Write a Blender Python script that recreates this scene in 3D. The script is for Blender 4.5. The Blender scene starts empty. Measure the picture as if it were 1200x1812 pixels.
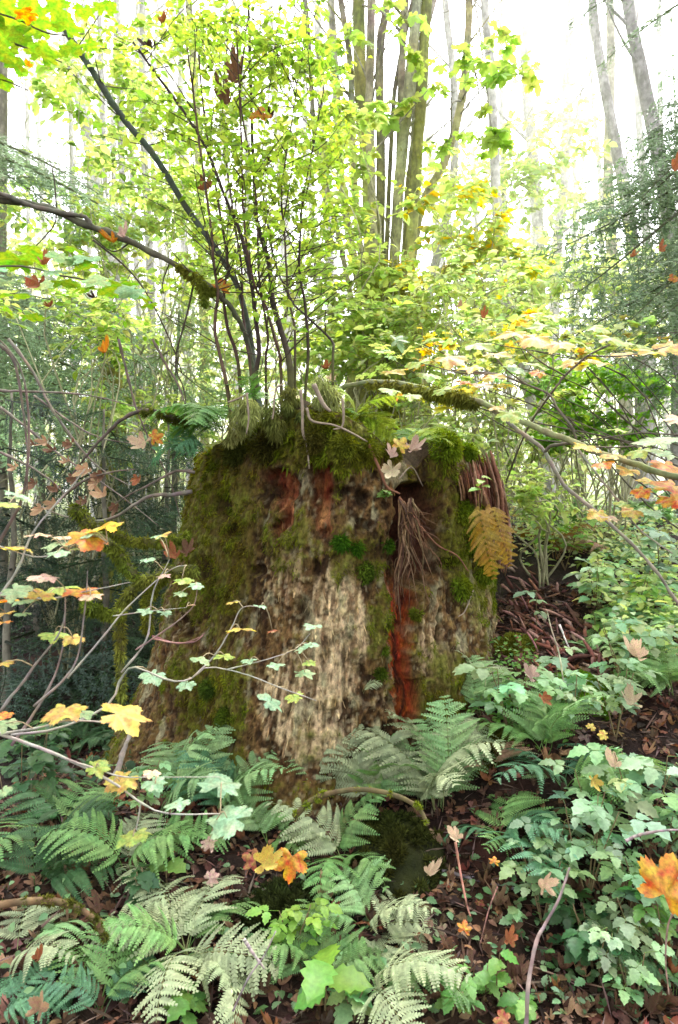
import bpy, math
import numpy as np
from mathutils import Vector, Matrix

rng = np.random.default_rng(11)
F, CX, CY, CAMZ = 1208.0, 600.0, 906.0, 1.5      # photo pixels -> metres at a known depth
scene = bpy.context.scene
COL = scene.collection
TAU = 2 * math.pi


def P(px, py, d):
    return np.array([(px - CX) / F * d, d, CAMZ + (CY - py) / F * d])


# ------------------------------------------------------------------ noise
def _hash(i, j, k, s):
    h = (i * 374761393 + j * 668265263 + k * 2147483647 + s * 1274126177) & 0xffffffff
    h = ((h ^ (h >> 13)) * 1274126177) & 0xffffffff
    h = h ^ (h >> 16)
    return (h & 0xffff) / 32767.5 - 1.0


def vnoise(p, s=0):
    p = np.asarray(p, float)
    i = np.floor(p).astype(np.int64)
    f = p - i
    f = f * f * f * (f * (f * 6 - 15) + 10)
    out = 0
    for dx in (0, 1):
        wx = f[:, 0] if dx else 1 - f[:, 0]
        for dy in (0, 1):
            wy = f[:, 1] if dy else 1 - f[:, 1]
            for dz in (0, 1):
                wz = f[:, 2] if dz else 1 - f[:, 2]
                out = out + wx * wy * wz * _hash(i[:, 0] + dx, i[:, 1] + dy, i[:, 2] + dz, s)
    return out


def fbm(p, o=4, s=0, g=0.5):
    p = np.asarray(p, float)
    a, t, r = 1.0, 0.0, 0.0
    for k in range(o):
        r = r + a * vnoise(p, s + k * 7)
        t += a
        a *= g
        p = p * 2.03 + 3.7
    return r / t


def sstep(a, b, x):
    t = np.clip((np.asarray(x, float) - a) / (b - a), 0, 1)
    return t * t * (3 - 2 * t)


def nrm(v):
    v = np.asarray(v, float)
    return v / (np.linalg.norm(v, axis=-1, keepdims=True) + 1e-9)


# ------------------------------------------------------------------ mesh builder
class MB:
    def __init__(s):
        s.v, s.f3, s.f4, s.c, s.m3, s.m4, s.n = [], [], [], [], [], [], 0

    def add(s, V, T=None, Q=None, col=(1, 1, 1), mat=0):
        V = np.asarray(V, float).reshape(-1, 3)
        col = np.asarray(col, float)
        if col.ndim == 1:
            col = np.tile(col, (len(V), 1))
        s.v.append(V)
        s.c.append(col)
        if T is not None and len(T):
            T = np.asarray(T, np.int64).reshape(-1, 3) + s.n
            s.f3.append(T)
            s.m3.append(np.full(len(T), mat))
        if Q is not None and len(Q):
            Q = np.asarray(Q, np.int64).reshape(-1, 4) + s.n
            s.f4.append(Q)
            s.m4.append(np.full(len(Q), mat))
        s.n += len(V)

    def mesh(s, name, mats, loc=(0, 0, 0), smooth=True):
        V = np.concatenate(s.v) - np.asarray(loc, float)
        C = np.concatenate(s.c)
        T = np.concatenate(s.f3) if s.f3 else np.zeros((0, 3), np.int64)
        Q = np.concatenate(s.f4) if s.f4 else np.zeros((0, 4), np.int64)
        M = np.concatenate((s.m3 if s.f3 else [np.zeros(0)]) + (s.m4 if s.f4 else [np.zeros(0)])).astype(np.int32)
        me = bpy.data.meshes.new(name)
        me.vertices.add(len(V))
        me.vertices.foreach_set('co', V.astype(np.float32).ravel())
        li = np.concatenate([T.ravel(), Q.ravel()]).astype(np.int32)
        me.loops.add(len(li))
        me.loops.foreach_set('vertex_index', li)
        tot = np.concatenate([np.full(len(T), 3), np.full(len(Q), 4)]).astype(np.int32)
        st = np.concatenate([[0], np.cumsum(tot)[:-1]]).astype(np.int32)
        me.polygons.add(len(tot))
        me.polygons.foreach_set('loop_start', st)
        me.polygons.foreach_set('loop_total', tot)
        me.polygons.foreach_set('material_index', M)
        me.polygons.foreach_set('use_smooth', np.full(len(tot), smooth))
        at = me.attributes.new('Col', 'FLOAT_COLOR', 'POINT')
        at.data.foreach_set('color', np.c_[C, np.ones(len(C))].astype(np.float32).ravel())
        me.update(calc_edges=True)
        if not isinstance(mats, (list, tuple)):
            mats = [mats]
        for m in mats:
            me.materials.append(m)
        return me

    def build(s, name, mats, parent=None, smooth=True, at=None):
        loc = np.array(parent.location) if parent is not None else (np.zeros(3) if at is None else np.asarray(at, float))
        if parent is not None and parent.parent is not None:
            loc = loc + np.array(parent.parent.location)
        o = bpy.data.objects.new(name, s.mesh(name, mats, loc, smooth))
        COL.objects.link(o)
        if parent is not None:
            o.parent = parent
        else:
            o.location = loc
        return o


def tag(o, label=None, cat=None, group=None, kind=None):
    if label:
        o['label'] = label
    if cat:
        o['category'] = cat
    if group:
        o['group'] = group
    if kind:
        o['kind'] = kind
    return o


def thing(name, label, cat, loc, group=None):
    o = bpy.data.objects.new(name, None)
    o.empty_display_size = 0.1
    COL.objects.link(o)
    o.location = tuple(float(a) for a in loc)
    return tag(o, label, cat, group)


def link(name, me, parent=None, loc=(0, 0, 0), rot=None, scale=1.0, color=None):
    o = bpy.data.objects.new(name, me)
    COL.objects.link(o)
    o.parent = parent
    if rot is None:
        o.location = tuple(float(a) for a in loc)
        o.scale = (scale,) * 3
    else:
        M = np.eye(4)
        M[:3, :3] = rot * scale
        M[:3, 3] = loc
        o.matrix_local = Matrix(M.tolist())
    if color is not None:
        o.color = (color[0], color[1], color[2], 1)
    return o


def frame(fwd, up):
    y = nrm(fwd)
    x = nrm(np.cross(y, up))
    z = np.cross(x, y)
    return np.stack([x, y, z], -1)


# ------------------------------------------------------------------ curves
def smooth_poly(pts, n):
    p = np.asarray(pts, float)
    if len(p) < 3:
        t = np.linspace(0, 1, n)[:, None]
        return p[0] * (1 - t) + p[-1] * t
    q = np.vstack([2 * p[0] - p[1], p, 2 * p[-1] - p[-2]])
    u = np.linspace(0, len(p) - 1, n)
    i = np.clip(u.astype(int), 0, len(p) - 2)
    t = (u - i)[:, None]
    a, b, c, d = q[i], q[i + 1], q[i + 2], q[i + 3]
    return 0.5 * ((2 * b) + (-a + c) * t + (2 * a - 5 * b + 4 * c - d) * t ** 2 + (-a + 3 * b - 3 * c + d) * t ** 3)


def tube(mb, pts, r, k=6, col=(1, 1, 1), rough=0.0, mat=0, seed=0):
    p = np.asarray(pts, float)
    n = len(p)
    r = np.broadcast_to(np.asarray(r, float), (n,)) if np.ndim(r) else np.full(n, r)
    t = nrm(np.gradient(p, axis=0))
    ref = np.eye(3)[np.argmin(np.abs(t.mean(0)))]
    a = nrm(np.cross(t, ref))
    b = np.cross(t, a)
    th = np.arange(k) / k * TAU
    ring = a[:, None, :] * np.cos(th)[None, :, None] + b[:, None, :] * np.sin(th)[None, :, None]
    rr = np.repeat(r[:, None], k, 1)
    V = p[:, None, :] + ring * rr[..., None]
    if rough:
        q = V.reshape(-1, 3)
        dn = fbm(q * (1.2 / max(r.mean(), .01)) * np.array([1, 1, .35]), 3, seed).reshape(n, k)
        V = p[:, None, :] + ring * (rr * (1 + rough * dn))[..., None]
    V = V.reshape(-1, 3)
    i = np.arange(n - 1)[:, None] * k
    j = np.arange(k)[None, :]
    j2 = (j + 1) % k
    Q = np.stack([i + j, i + j2, i + k + j2, i + k + j], -1).reshape(-1, 4)
    T = [[0, m + 1, m] for m in range(1, k - 1)]
    e = (n - 1) * k
    T += [[e, e + m, e + m + 1] for m in range(1, k - 1)]
    c = np.asarray(col, float)
    if c.ndim == 2 and len(c) == n:
        c = np.repeat(c, k, 0)
    mb.add(V, T, Q, c, mat)


# ------------------------------------------------------------------ leaf templates: x right, y forward, z up
def fan_template(outline, ring=0.5, curl=0.15, fold=0.0, wav=0.0, seed=0):
    o = np.asarray(outline, float)
    n = len(o)
    ctr = np.array([0.0, 0.0])
    mid = ctr + (o - ctr) * ring
    V2 = np.vstack([[ctr], mid, o])
    rr = np.linalg.norm(V2, axis=1)
    z = -curl * rr ** 2 + fold * np.abs(V2[:, 0])
    if wav:
        ph = np.arctan2(V2[:, 0], V2[:, 1])
        z = z + wav * rr * np.sin(ph * 5 + seed) + wav * .7 * rr * np.cos(ph * 3 + seed * 2)
    V = np.c_[V2, z]
    T = []
    for a in range(n - 1):
        b = a + 1
        T += [[0, 1 + b, 1 + a], [1 + a, 1 + b, 1 + n + b], [1 + a, 1 + n + b, 1 + n + a]]
    return V, np.array(T)


def maple_outline(lobes, deep, teeth=1, seed=0, wide=1.0):
    r = np.random.default_rng(seed)
    angs, rad = lobes
    pts = [(0.0, -0.02)]
    pts = []
    for k in range(len(angs)):
        a, R = angs[k], rad[k] * r.uniform(.92, 1.08)
        w = (angs[1] - angs[0]) * .5
        pts.append((a - w * .98, R * deep * .98))
        sh = [(.82, deep * .5 + .42), (.64, .82), (.50, .80), (.36, .94), (.20, .89)] if teeth else [(.5, .82)]
        for (q, v) in sh:
            pts.append((a - w * q, R * v * r.uniform(.95, 1.05)))
        pts.append((a, R))
        for (q, v) in sh[::-1]:
            pts.append((a + w * q, R * v * r.uniform(.95, 1.05)))
    pts.append((angs[-1] + (angs[1] - angs[0]) * .49, rad[-1] * deep))
    a = np.radians([q[0] for q in pts])
    R = np.array([q[1] for q in pts])
    return np.c_[np.sin(a) * R * wide, np.cos(a) * R]


VINE = ([-132, -88, -44, 0, 44, 88, 132], [.42, .58, .66, .70, .66, .58, .42])
BIG = ([-108, -54, 0, 54, 108], [.50, .74, .82, .74, .50])
T_VINE = [fan_template(maple_outline(VINE, .74, 1, s), .5, .25, .0, .08, s) for s in range(5)]
T_BIG = [fan_template(maple_outline(BIG, .56, 1, s + 10), .45, .35, .0, .13, s) for s in range(5)]
T_CURL = [fan_template(maple_outline(BIG, .58, 1, s + 20, .66), .5, -.8 - .3 * s, .9, .3, s) for s in range(4)]
T_VSMALL = [fan_template(maple_outline(([-112, -56, 0, 56, 112], [.5, .62, .7, .62, .5]), .6, 0, s), .5, .2, 0, .06, s) for s in range(3)]


def oval_outline(w=.3, n=4, tooth=0.0, tip=1.25):
    t = np.linspace(0, 1, n + 2)
    hw = w * np.sin(np.pi * t ** .8) ** .8
    L = [(-hw[i] * (1 + tooth * (1 if i % 2 else -1)), t[i]) for i in range(1, n + 1)]
    R = [(hw[i] * (1 + tooth * (1 if i % 2 else -1)), t[i]) for i in range(n, 0, -1)]
    return np.array([(0, 0)] + L + [(0, 1.0)] + R + [(0, 0)])


def blade_template(w=.3, n=4, tooth=0.0, fold=.25, droop=.25):
    t = np.linspace(0, 1, n + 2)
    hw = w * np.sin(np.pi * t ** .8) ** .8
    hw[0] = hw[-1] = 0
    V, T = [], []
    for i in range(n + 2):
        z = -droop * t[i] ** 2
        k = 1 + tooth * (1 if i % 2 else -1)
        V += [(-hw[i] * k, t[i] + (tooth * .12 if i % 2 else 0), z + fold * hw[i]), (0, t[i], z), (hw[i] * k, t[i] + (tooth * .12 if i % 2 else 0), z + fold * hw[i])]
    for i in range(n + 1):
        a, b = 3 * i, 3 * i + 3
        T += [[a, a + 1, b], [a + 1, b + 1, b], [a + 1, a + 2, b + 1], [a + 2, b + 2, b + 1]]
    return np.array(V, float), np.array(T)


T_OVAL = [blade_template(.30, 2, 0, .3, .2)]
T_JAG = [blade_template(.36, 8, .16, .22, .22), blade_template(.33, 8, .18, .3, .3)]
T_LANCE = [blade_template(.15, 2, 0, .2, .3)]


def add_leaves(mb, temps, pos, fwd, up, size, col, mat=0):
    pos = np.asarray(pos, float)
    N = len(pos)
    if N == 0:
        return
    y = nrm(fwd)
    x = nrm(np.cross(y, up))
    z = np.cross(x, y)
    size = np.broadcast_to(np.asarray(size, float), (N,))
    col = np.asarray(col, float)
    if col.ndim == 1:
        col = np.tile(col, (N, 1))
    which = rng.integers(0, len(temps), N)
    for w, (V, T) in enumerate(temps):
        s = np.where(which == w)[0]
        if not len(s):
            continue
        R = np.stack([x[s], y[s], z[s]], -1) * size[s][:, None, None]
        W = np.einsum('nij,vj->nvi', R, V) + pos[s][:, None, :]
        TT = (T[None] + (np.arange(len(s)) * len(V))[:, None, None]).reshape(-1, 3)
        mb.add(W.reshape(-1, 3), TT, None, np.repeat(col[s], len(V), 0), mat)


def pick(cols, n, jit=.15):
    c = np.asarray(cols, float)
    if c.ndim == 1:
        c = c[None]
    k = c[rng.integers(0, len(c), n)]
    return np.clip(k * (1 + jit * rng.normal(size=(n, 1))) * (1 + .06 * rng.normal(size=(n, 3))), .004, .95)


# ------------------------------------------------------------------ materials
def new_mat(name):
    m = bpy.data.materials.new(name)
    m.use_nodes = True
    nt = m.node_tree
    nt.nodes.clear()
    return m, nt


def N(nt, t, **kw):
    n = nt.nodes.new(t)
    for k, v in kw.items():
        setattr(n, k, v)
    return n


def colour_chain(nt, nscale=30, lo=.75, hi=1.25, hue=0.0, coord='Object', stretch=1.0):
    L = nt.links.new
    at = N(nt, 'ShaderNodeAttribute', attribute_name='Col')
    oi = N(nt, 'ShaderNodeObjectInfo')
    mul = N(nt, 'ShaderNodeMix', data_type='RGBA', blend_type='MULTIPLY')
    mul.inputs[0].default_value = 1
    L(at.outputs['Color'], mul.inputs[6])
    L(oi.outputs['Color'], mul.inputs[7])
    tc = N(nt, 'ShaderNodeTexCoord')
    ad = N(nt, 'ShaderNodeVectorMath', operation='ADD')
    L(tc.outputs[coord], ad.inputs[0])
    cm = N(nt, 'ShaderNodeCombineXYZ')
    ml = N(nt, 'ShaderNodeMath', operation='MULTIPLY')
    ml.inputs[1].default_value = 17
    L(oi.outputs['Random'], ml.inputs[0])
    L(ml.outputs[0], cm.inputs[0])
    L(ml.outputs[0], cm.inputs[1])
    L(cm.outputs[0], ad.inputs[1])
    if stretch != 1:
        mp = N(nt, 'ShaderNodeMapping')
        mp.inputs['Scale'].default_value = (1, 1, stretch)
        L(ad.outputs[0], mp.inputs[0])
        ad = mp
    no = N(nt, 'ShaderNodeTexNoise')
    no.inputs['Scale'].default_value = nscale
    no.inputs['Detail'].default_value = 4
    no.inputs['Roughness'].default_value = .65
    L(ad.outputs[0], no.inputs['Vector'])
    mr = N(nt, 'ShaderNodeMapRange')
    mr.inputs[1].default_value = .3
    mr.inputs[2].default_value = .7
    mr.inputs[3].default_value = lo
    mr.inputs[4].default_value = hi
    L(no.outputs[0], mr.inputs[0])
    hs = N(nt, 'ShaderNodeHueSaturation')
    L(mul.outputs[2], hs.inputs['Color'])
    L(mr.outputs[0], hs.inputs['Value'])
    if hue:
        n2 = N(nt, 'ShaderNodeTexNoise')
        n2.inputs['Scale'].default_value = nscale * .35
        L(ad.outputs[0], n2.inputs['Vector'])
        m2 = N(nt, 'ShaderNodeMapRange')
        m2.inputs[1].default_value = .3
        m2.inputs[2].default_value = .7
        m2.inputs[3].default_value = .5 - hue
        m2.inputs[4].default_value = .5 + hue
        L(n2.outputs[0], m2.inputs[0])
        L(m2.outputs[0], hs.inputs['Hue'])
    return hs.outputs[0], no.outputs[0], ad.outputs[0]


def leaf_mat(name, trans=.5, rough=.45, nscale=25, hue=.02, spec=.35, lo=.8, hi=1.2, bump=.0):
    m, nt = new_mat(name)
    L = nt.links.new
    c, nz, _ = colour_chain(nt, nscale, lo, hi, hue)
    b = N(nt, 'ShaderNodeBsdfPrincipled')
    b.inputs['Roughness'].default_value = rough
    b.inputs['Specular IOR Level'].default_value = spec
    L(c, b.inputs['Base Color'])
    if bump:
        bp = N(nt, 'ShaderNodeBump')
        bp.inputs['Strength'].default_value = bump
        bp.inputs['Distance'].default_value = .01
        L(nz, bp.inputs['Height'])
        L(bp.outputs[0], b.inputs['Normal'])
    t = N(nt, 'ShaderNodeBsdfTranslucent')
    g = N(nt, 'ShaderNodeHueSaturation')
    g.inputs['Value'].default_value = 1.25
    g.inputs['Saturation'].default_value = 1.1
    g.inputs['Hue'].default_value = .49
    L(c, g.inputs['Color'])
    L(g.outputs[0], t.inputs['Color'])
    mx = N(nt, 'ShaderNodeMixShader')
    mx.inputs[0].default_value = trans
    L(b.outputs[0], mx.inputs[1])
    L(t.outputs[0], mx.inputs[2])
    o = N(nt, 'ShaderNodeOutputMaterial')
    L(mx.outputs[0], o.inputs[0])
    return m


def solid_mat(name, nscale=30, lo=.6, hi=1.35, rough=.9, bump=.6, dist=.01, hue=.0, spec=.2, stretch=1.0):
    m, nt = new_mat(name)
    L = nt.links.new
    c, nz, vec = colour_chain(nt, nscale, lo, hi, hue, 'Object', stretch)
    b = N(nt, 'ShaderNodeBsdfPrincipled')
    b.inputs['Roughness'].default_value = rough
    b.inputs['Specular IOR Level'].default_value = spec
    L(c, b.inputs['Base Color'])
    if bump:
        n3 = N(nt, 'ShaderNodeTexNoise')
        n3.inputs['Scale'].default_value = nscale * 3
        n3.inputs['Detail'].default_value = 5
        n3.inputs['Roughness'].default_value = .7
        L(vec, n3.inputs['Vector'])
        bp = N(nt, 'ShaderNodeBump')
        bp.inputs['Strength'].default_value = bump
        bp.inputs['Distance'].default_value = dist
        L(n3.outputs[0], bp.inputs['Height'])
        L(bp.outputs[0], b.inputs['Normal'])
    o = N(nt, 'ShaderNodeOutputMaterial')
    L(b.outputs[0], o.inputs[0])
    return m


def bark_mat(name, patchy=.5, nscale=9):
    """bark: vertex colour broken up by lichen patches and vertical furrows"""
    m, nt = new_mat(name)
    L = nt.links.new
    c, nz, vec = colour_chain(nt, 14, .6, 1.35, .01)
    mp = N(nt, 'ShaderNodeMapping')
    mp.inputs['Scale'].default_value = (1, 1, .35)
    L(vec, mp.inputs[0])
    n2 = N(nt, 'ShaderNodeTexNoise')
    n2.inputs['Scale'].default_value = nscale
    n2.inputs['Detail'].default_value = 6
    n2.inputs['Roughness'].default_value = .72
    L(mp.outputs[0], n2.inputs['Vector'])
    rp = N(nt, 'ShaderNodeMapRange')
    rp.inputs[1].default_value = .46
    rp.inputs[2].default_value = .58
    rp.inputs[3].default_value = 0
    rp.inputs[4].default_value = patchy
    L(n2.outputs[0], rp.inputs[0])
    mx = N(nt, 'ShaderNodeMix', data_type='RGBA')
    L(rp.outputs[0], mx.inputs[0])
    L(c, mx.inputs[6])
    mx.inputs[7].default_value = (.06, .055, .04, 1)
    b = N(nt, 'ShaderNodeBsdfPrincipled')
    b.inputs['Roughness'].default_value = .9
    b.inputs['Specular IOR Level'].default_value = .15
    L(mx.outputs[2], b.inputs['Base Color'])
    bp = N(nt, 'ShaderNodeBump')
    bp.inputs['Strength'].default_value = .7
    bp.inputs['Distance'].default_value = .02
    L(n2.outputs[0], bp.inputs['Height'])
    L(bp.outputs[0], b.inputs['Normal'])
    o = N(nt, 'ShaderNodeOutputMaterial')
    L(b.outputs[0], o.inputs[0])
    return m


M_LEAF = leaf_mat('green_leaf', .5, .45, 9, .01)
M_MAPLE = leaf_mat('maple_leaf', .5, .5, 11, .05, .3, .55, 1.25)
M_FERN = leaf_mat('fern_leaf', .3, .55, 14, .02, .3, .75, 1.2)
M_NEEDLE = leaf_mat('needle', .25, .5, 8, .02, .3)
M_DEAD = leaf_mat('dead_leaf', .2, .7, 30, .03, .2, .55, 1.25, .5)
M_MOSS = leaf_mat('moss', .3, .8, 12, .03, .1, .5, 1.35)
M_BARK = bark_mat('tree_bark', .55, 9)
M_TWIG = solid_mat('twig_bark', 25, .6, 1.3, .85, .5, .004)
M_STUMP = solid_mat('stump_wood', 75, .42, 1.6, .92, 1.0, .012, .012, .2, .5)
M_WOOD = solid_mat('rotten_wood', 40, .5, 1.4, .9, .9, .008, .01)
M_SOIL = solid_mat('forest_soil', 14, .45, 1.5, .95, 1.0, .03, .02)

# ------------------------------------------------------------------ terrain
YB = ([-40, 0, 1.2, 1.8, 3.0, 4.0, 6.0, 10, 20, 60, 140], [-.6, -.12, -.06, .0, .25, .42, .75, 1.1, 1.5, 2.8, 5])


def ground_h(x, y):
    x = np.atleast_1d(np.asarray(x, float))
    y = np.atleast_1d(np.asarray(y, float))
    b = np.interp(y, *YB)
    b = b + (.30 * sstep(.2, .85, x) * sstep(2.1, 2.9, y) + .22 * sstep(.5, 1.6, x) * sstep(2.6, 4.4, y)) * (1 - .6 * sstep(8, 16, y))
    b = b - .32 * sstep(-.3, -1.3, x) * sstep(2.6, 4.2, y) * (1 - sstep(7, 13, y))
    q = np.c_[x, y, x * 0]
    near = 1 - sstep(14, 30, np.hypot(x, y))
    b = b + .07 * fbm(q * 1.3, 3, 3) + .03 * fbm(q * 6, 3, 9) * near
    return b


def gh(x, y):
    return float(ground_h(x, y)[0])


def G(px, py, dmax=40):
    d = np.concatenate([np.linspace(1.2, 6, 600), np.linspace(6.02, dmax, 600)])
    x = (px - CX) / F * d
    z = CAMZ + (CY - py) / F * d
    hit = np.where(z < ground_h(x, d))[0]
    i = hit[0] if len(hit) else len(d) - 1
    return np.array([x[i], d[i], ground_h(x[i], d[i])[0]])


def build_ground():
    def axis(lim, fine, core):
        a = list(np.arange(-core, core, fine))
        s, x = fine, core
        while x < lim:
            a.append(x)
            s *= 1.12
            x += s
        x, s = -core, fine
        while x > -lim:
            s *= 1.12
            x -= s
            a.insert(0, x)
        return np.array(a)
    X = axis(130, .035, 3.0)
    Yc = axis(130, .035, 2.4) + 3.4
    gx, gy = np.meshgrid(X, Yc)
    h = ground_h(gx.ravel(), gy.ravel())
    V = np.c_[gx.ravel(), gy.ravel(), h]
    nx, ny = len(X), len(Yc)
    i = np.arange(ny - 1)[:, None] * nx
    j = np.arange(nx - 1)[None, :]
    Q = np.stack([i + j, i + j + 1, i + nx + j + 1, i + nx + j], -1).reshape(-1, 4)
    n = fbm(V * np.array([3, 3, 0]), 4, 5)[:, None]
    far = sstep(6, 14, V[:, 1])[:, None]
    base = np.array([.022, .013, .009]) * (1 + .5 * n)
    red = np.array([.05, .022, .013])
    k = sstep(.0, .5, fbm(V * np.array([1.2, 1.2, 0]) + 9, 3, 8))[:, None]
    col = base * (1 - k) + red * k
    col = col * (1 - far) + np.array([.10, .13, .04]) * far
    mb = MB()
    mb.add(V, None, Q, np.clip(col, .003, 1))
    tag(mb.build('ground', M_SOIL), kind='structure')


build_ground()

# ------------------------------------------------------------------ the stump
SC = np.array([-.10, 3.92])
TOPX = [320, 345, 400, 450, 520, 600, 650, 700, 740, 790, 840, 880, 910]
TOPY = [860, 815, 772, 745, 726, 734, 762, 798, 826, 780, 800, 846, 880]


def seg_mask(px, py, pts, hw):
    """0..1 closeness to a band that follows pts with half widths hw (photo pixels)"""
    pts = np.asarray(pts, float)
    yy = pts[:, 1]
    cx = np.interp(py, yy, pts[:, 0])
    w = np.interp(py, yy, hw)
    m = np.clip(1 - np.abs(px - cx) / np.maximum(w, 1), 0, 1)
    inside = sstep(yy[0] - 12, yy[0] + 6, py) * (1 - sstep(yy[-1] - 8, yy[-1] + 14, py))
    return m * inside


def blob(px, py, c, rx, ry):
    return np.clip(1 - ((px - c[0]) / rx) ** 2 - ((py - c[1]) / ry) ** 2, 0, 1)


def build_stump():
    # finer columns on the half that faces the photograph
    th = np.concatenate([np.linspace(-1.75, 1.75, 560), np.linspace(1.75, TAU - 1.75, 90)[1:-1]])
    nt_ = len(th)
    mrow, cap = 330, 60
    t = np.linspace(0, 1, mrow)
    prof = np.interp(t, [0, .08, .22, .45, .7, .9, 1], [1.13, 1.06, .985, .92, .865, .835, .80])
    TH, T = np.meshgrid(th, t)
    R = np.interp(T.ravel(), t, prof).reshape(T.shape)
    flare = (.5 + .5 * np.cos(TH * 5 + 1.2 + .6 * np.sin(TH * 2))) * np.exp(-T * 5) * .13
    R = R + flare + .03 * np.sin(TH * 3 + .8) + .018 * np.sin(TH * 7 + 2)
    px_t = CX + F * (SC[0] + .13 + .82 * np.sin(th)) / (SC[1] - .82 * np.cos(th))
    yt = np.interp(px_t, TOPX, TOPY)
    dt = SC[1] - .8 * np.maximum(np.cos(th), -.2)
    ztop = CAMZ + (CY - yt) / F * dt
    ztop = ztop + .02 * fbm(np.c_[np.cos(th) * 4, np.sin(th) * 4, th * 0], 3, 4)
    zbot = .02
    Z = zbot + (ztop[None, :] - zbot) * T
    # left side bulges, silhouette of the photograph
    R = R * (1 + .03 * np.exp(-((TH + 1.4) / .5) ** 2) * (1 - T))
    R = R * (1 + .055 * np.exp(-((TH - 1.35) / .5) ** 2))
    SHX = .155 * T - .03
    X = SC[0] + SHX + R * np.sin(TH)
    Y = SC[1] - R * np.cos(TH)
    px = CX + F * X / Y
    py = CY - F * (Z - CAMZ) / Y
    front = (np.cos(TH) > -.15).ravel()
    px, py = px.ravel(), py.ravel()
    q = np.c_[(TH * .9).ravel(), Z.ravel(), (R * 0).ravel()]
    fib = fbm(q * np.array([26, 3.2, 1]), 5, 2, .6)
    fine = fbm(q * np.array([70, 9, 1]), 3, 21, .6)
    lump = fbm(q * np.array([5, 4, 1]), 4, 12)
    crumb = fbm(q * np.array([34, 30, 1]), 4, 31, .65)
    warp = fbm(q * np.array([16, 10, 1]), 4, 55) * 16
    wx = px + warp
    seam = seg_mask(wx, py, [(722, 860), (716, 1000), (716, 1060), (706, 1110), (712, 1190), (722, 1240), (712, 1300), (708, 1345)], [30, 32, 28, 26, 22, 20, 16, 12])
    notch = seg_mask(wx, py, [(745, 860), (752, 930), (752, 980), (742, 1040)], [40, 52, 50, 22])
    slit1 = seg_mask(px + warp * 1.5, py, [(498, 835), (500, 880), (505, 925), (498, 962)], [34, 30, 20, 8])
    slit2 = seg_mask(px + warp * 1.5, py, [(572, 825), (570, 880), (568, 915), (572, 945)], [24, 18, 13, 7])
    pit = np.zeros_like(px)
    for (cx, cy, rx, ry) in [(470, 870, 26, 20), (395, 900, 22, 30), (640, 930, 20, 14), (455, 1010, 24, 12), (360, 1010, 18, 30),
                             (700, 1240, 10, 30), (660, 1300, 25, 12), (330, 1110, 20, 30), (540, 1080, 14, 30), (800, 1000, 20, 14), (330, 1270, 16, 40),
                             (600, 870, 26, 14), (640, 880, 18, 16), (420, 940, 16, 22), (560, 1010, 10, 30), (780, 1110, 10, 40)]:
        pit = np.maximum(pit, blob(wx, py, (cx, cy), rx, ry))
    for m in (seam, notch, slit1, slit2, pit):
        m *= front
    s_seam, s_notch = sstep(0, .5, seam), sstep(0, .6, notch)
    s_sl = np.maximum(sstep(0, .5, slit1), sstep(0, .5, slit2))
    disp = .008 * fib + .005 * fine + .034 * lump + .015 * crumb
    disp = disp - .085 * s_seam - .14 * s_notch - .075 * s_sl - .04 * sstep(0, .8, pit)
    # ledges where bark has flaked away
    led = fbm(q * np.array([9, 4.5, 1]), 3, 77)
    disp = disp + .016 * sstep(.02, .12, led) - .012 * sstep(.3, .4, led)
    rid = 1 - np.abs(fbm(q * np.array([13, 1.3, 1]) + np.c_[warp * .02, warp * 0, warp * 0], 3, 201))
    rid2 = 1 - np.abs(fbm(q * np.array([7, 5.5, 1]) + np.c_[warp * .04, warp * .03, warp * 0], 3, 231))
    crack = np.maximum(sstep(.925, .985, rid), .8 * sstep(.95, .99, rid2))
    disp = disp - .007 * crack
    Rd = (R.ravel() + disp)
    X = SC[0] + SHX.ravel() + Rd * np.sin(TH.ravel())
    Y = SC[1] - Rd * np.cos(TH.ravel())
    V = np.c_[X, Y, Z.ravel()]
    # cap: rings running in to the middle, heaped with humus
    capV = []
    top = V[-nt_:]
    for k in range(1, cap + 1):
        f = 1 - k / cap
        ring = top.copy()
        ring[:, 0] = SC[0] + .125 + (top[:, 0] - SC[0] - .125) * f
        ring[:, 1] = SC[1] + (top[:, 1] - SC[1]) * f
        zm = 1.80
        w = sstep(0, 1, 1 - f)
        ring[:, 2] = top[:, 2] * (1 - w) + zm * w + .09 * np.sin(np.pi * (1 - f))
        ring[:, 2] += .05 * fbm(ring * np.array([5, 5, 0]), 4, 61) * min(1, k / 6)
        ring[:, 2] -= .10 * np.exp(-((ring[:, 0] - .42) / .12) ** 2) * sstep(4.2, 3.2, ring[:, 1])
        capV.append(ring)
    capV = np.concatenate(capV)
    AV = np.concatenate([V, capV])
    rows = mrow + cap
    i = np.arange(rows - 1)[:, None] * nt_
    j = np.arange(nt_)[None, :]
    j2 = (j + 1) % nt_
    Q = np.stack([i + j, i + j2, i + nt_ + j2, i + nt_ + j], -1).reshape(-1, 4)
    # ---- colour by surface (wood, pale bare wood, moss film, red rot) plus painted recess shade
    brown = np.array([.115, .067, .027])
    dark = np.array([.034, .018, .007])
    pale = np.array([.40, .315, .215])
    grey = np.array([.26, .25, .17])
    olive = np.array([.078, .062, .012])
    green = np.array([.082, .092, .008])
    red = np.array([.27, .048, .012])
    tan = np.array([.42, .20, .10])

    def lerp(a, b, k):
        return a * (1 - k[:, None]) + b * k[:, None]
    col = lerp(np.tile(brown, (len(px), 1)), dark, sstep(.05, -.40, .45 * fib + .8 * crumb + .3 * lump))
    col = lerp(col, np.array([.17, .105, .045]), sstep(.1, .5, crumb) * .7)
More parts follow.
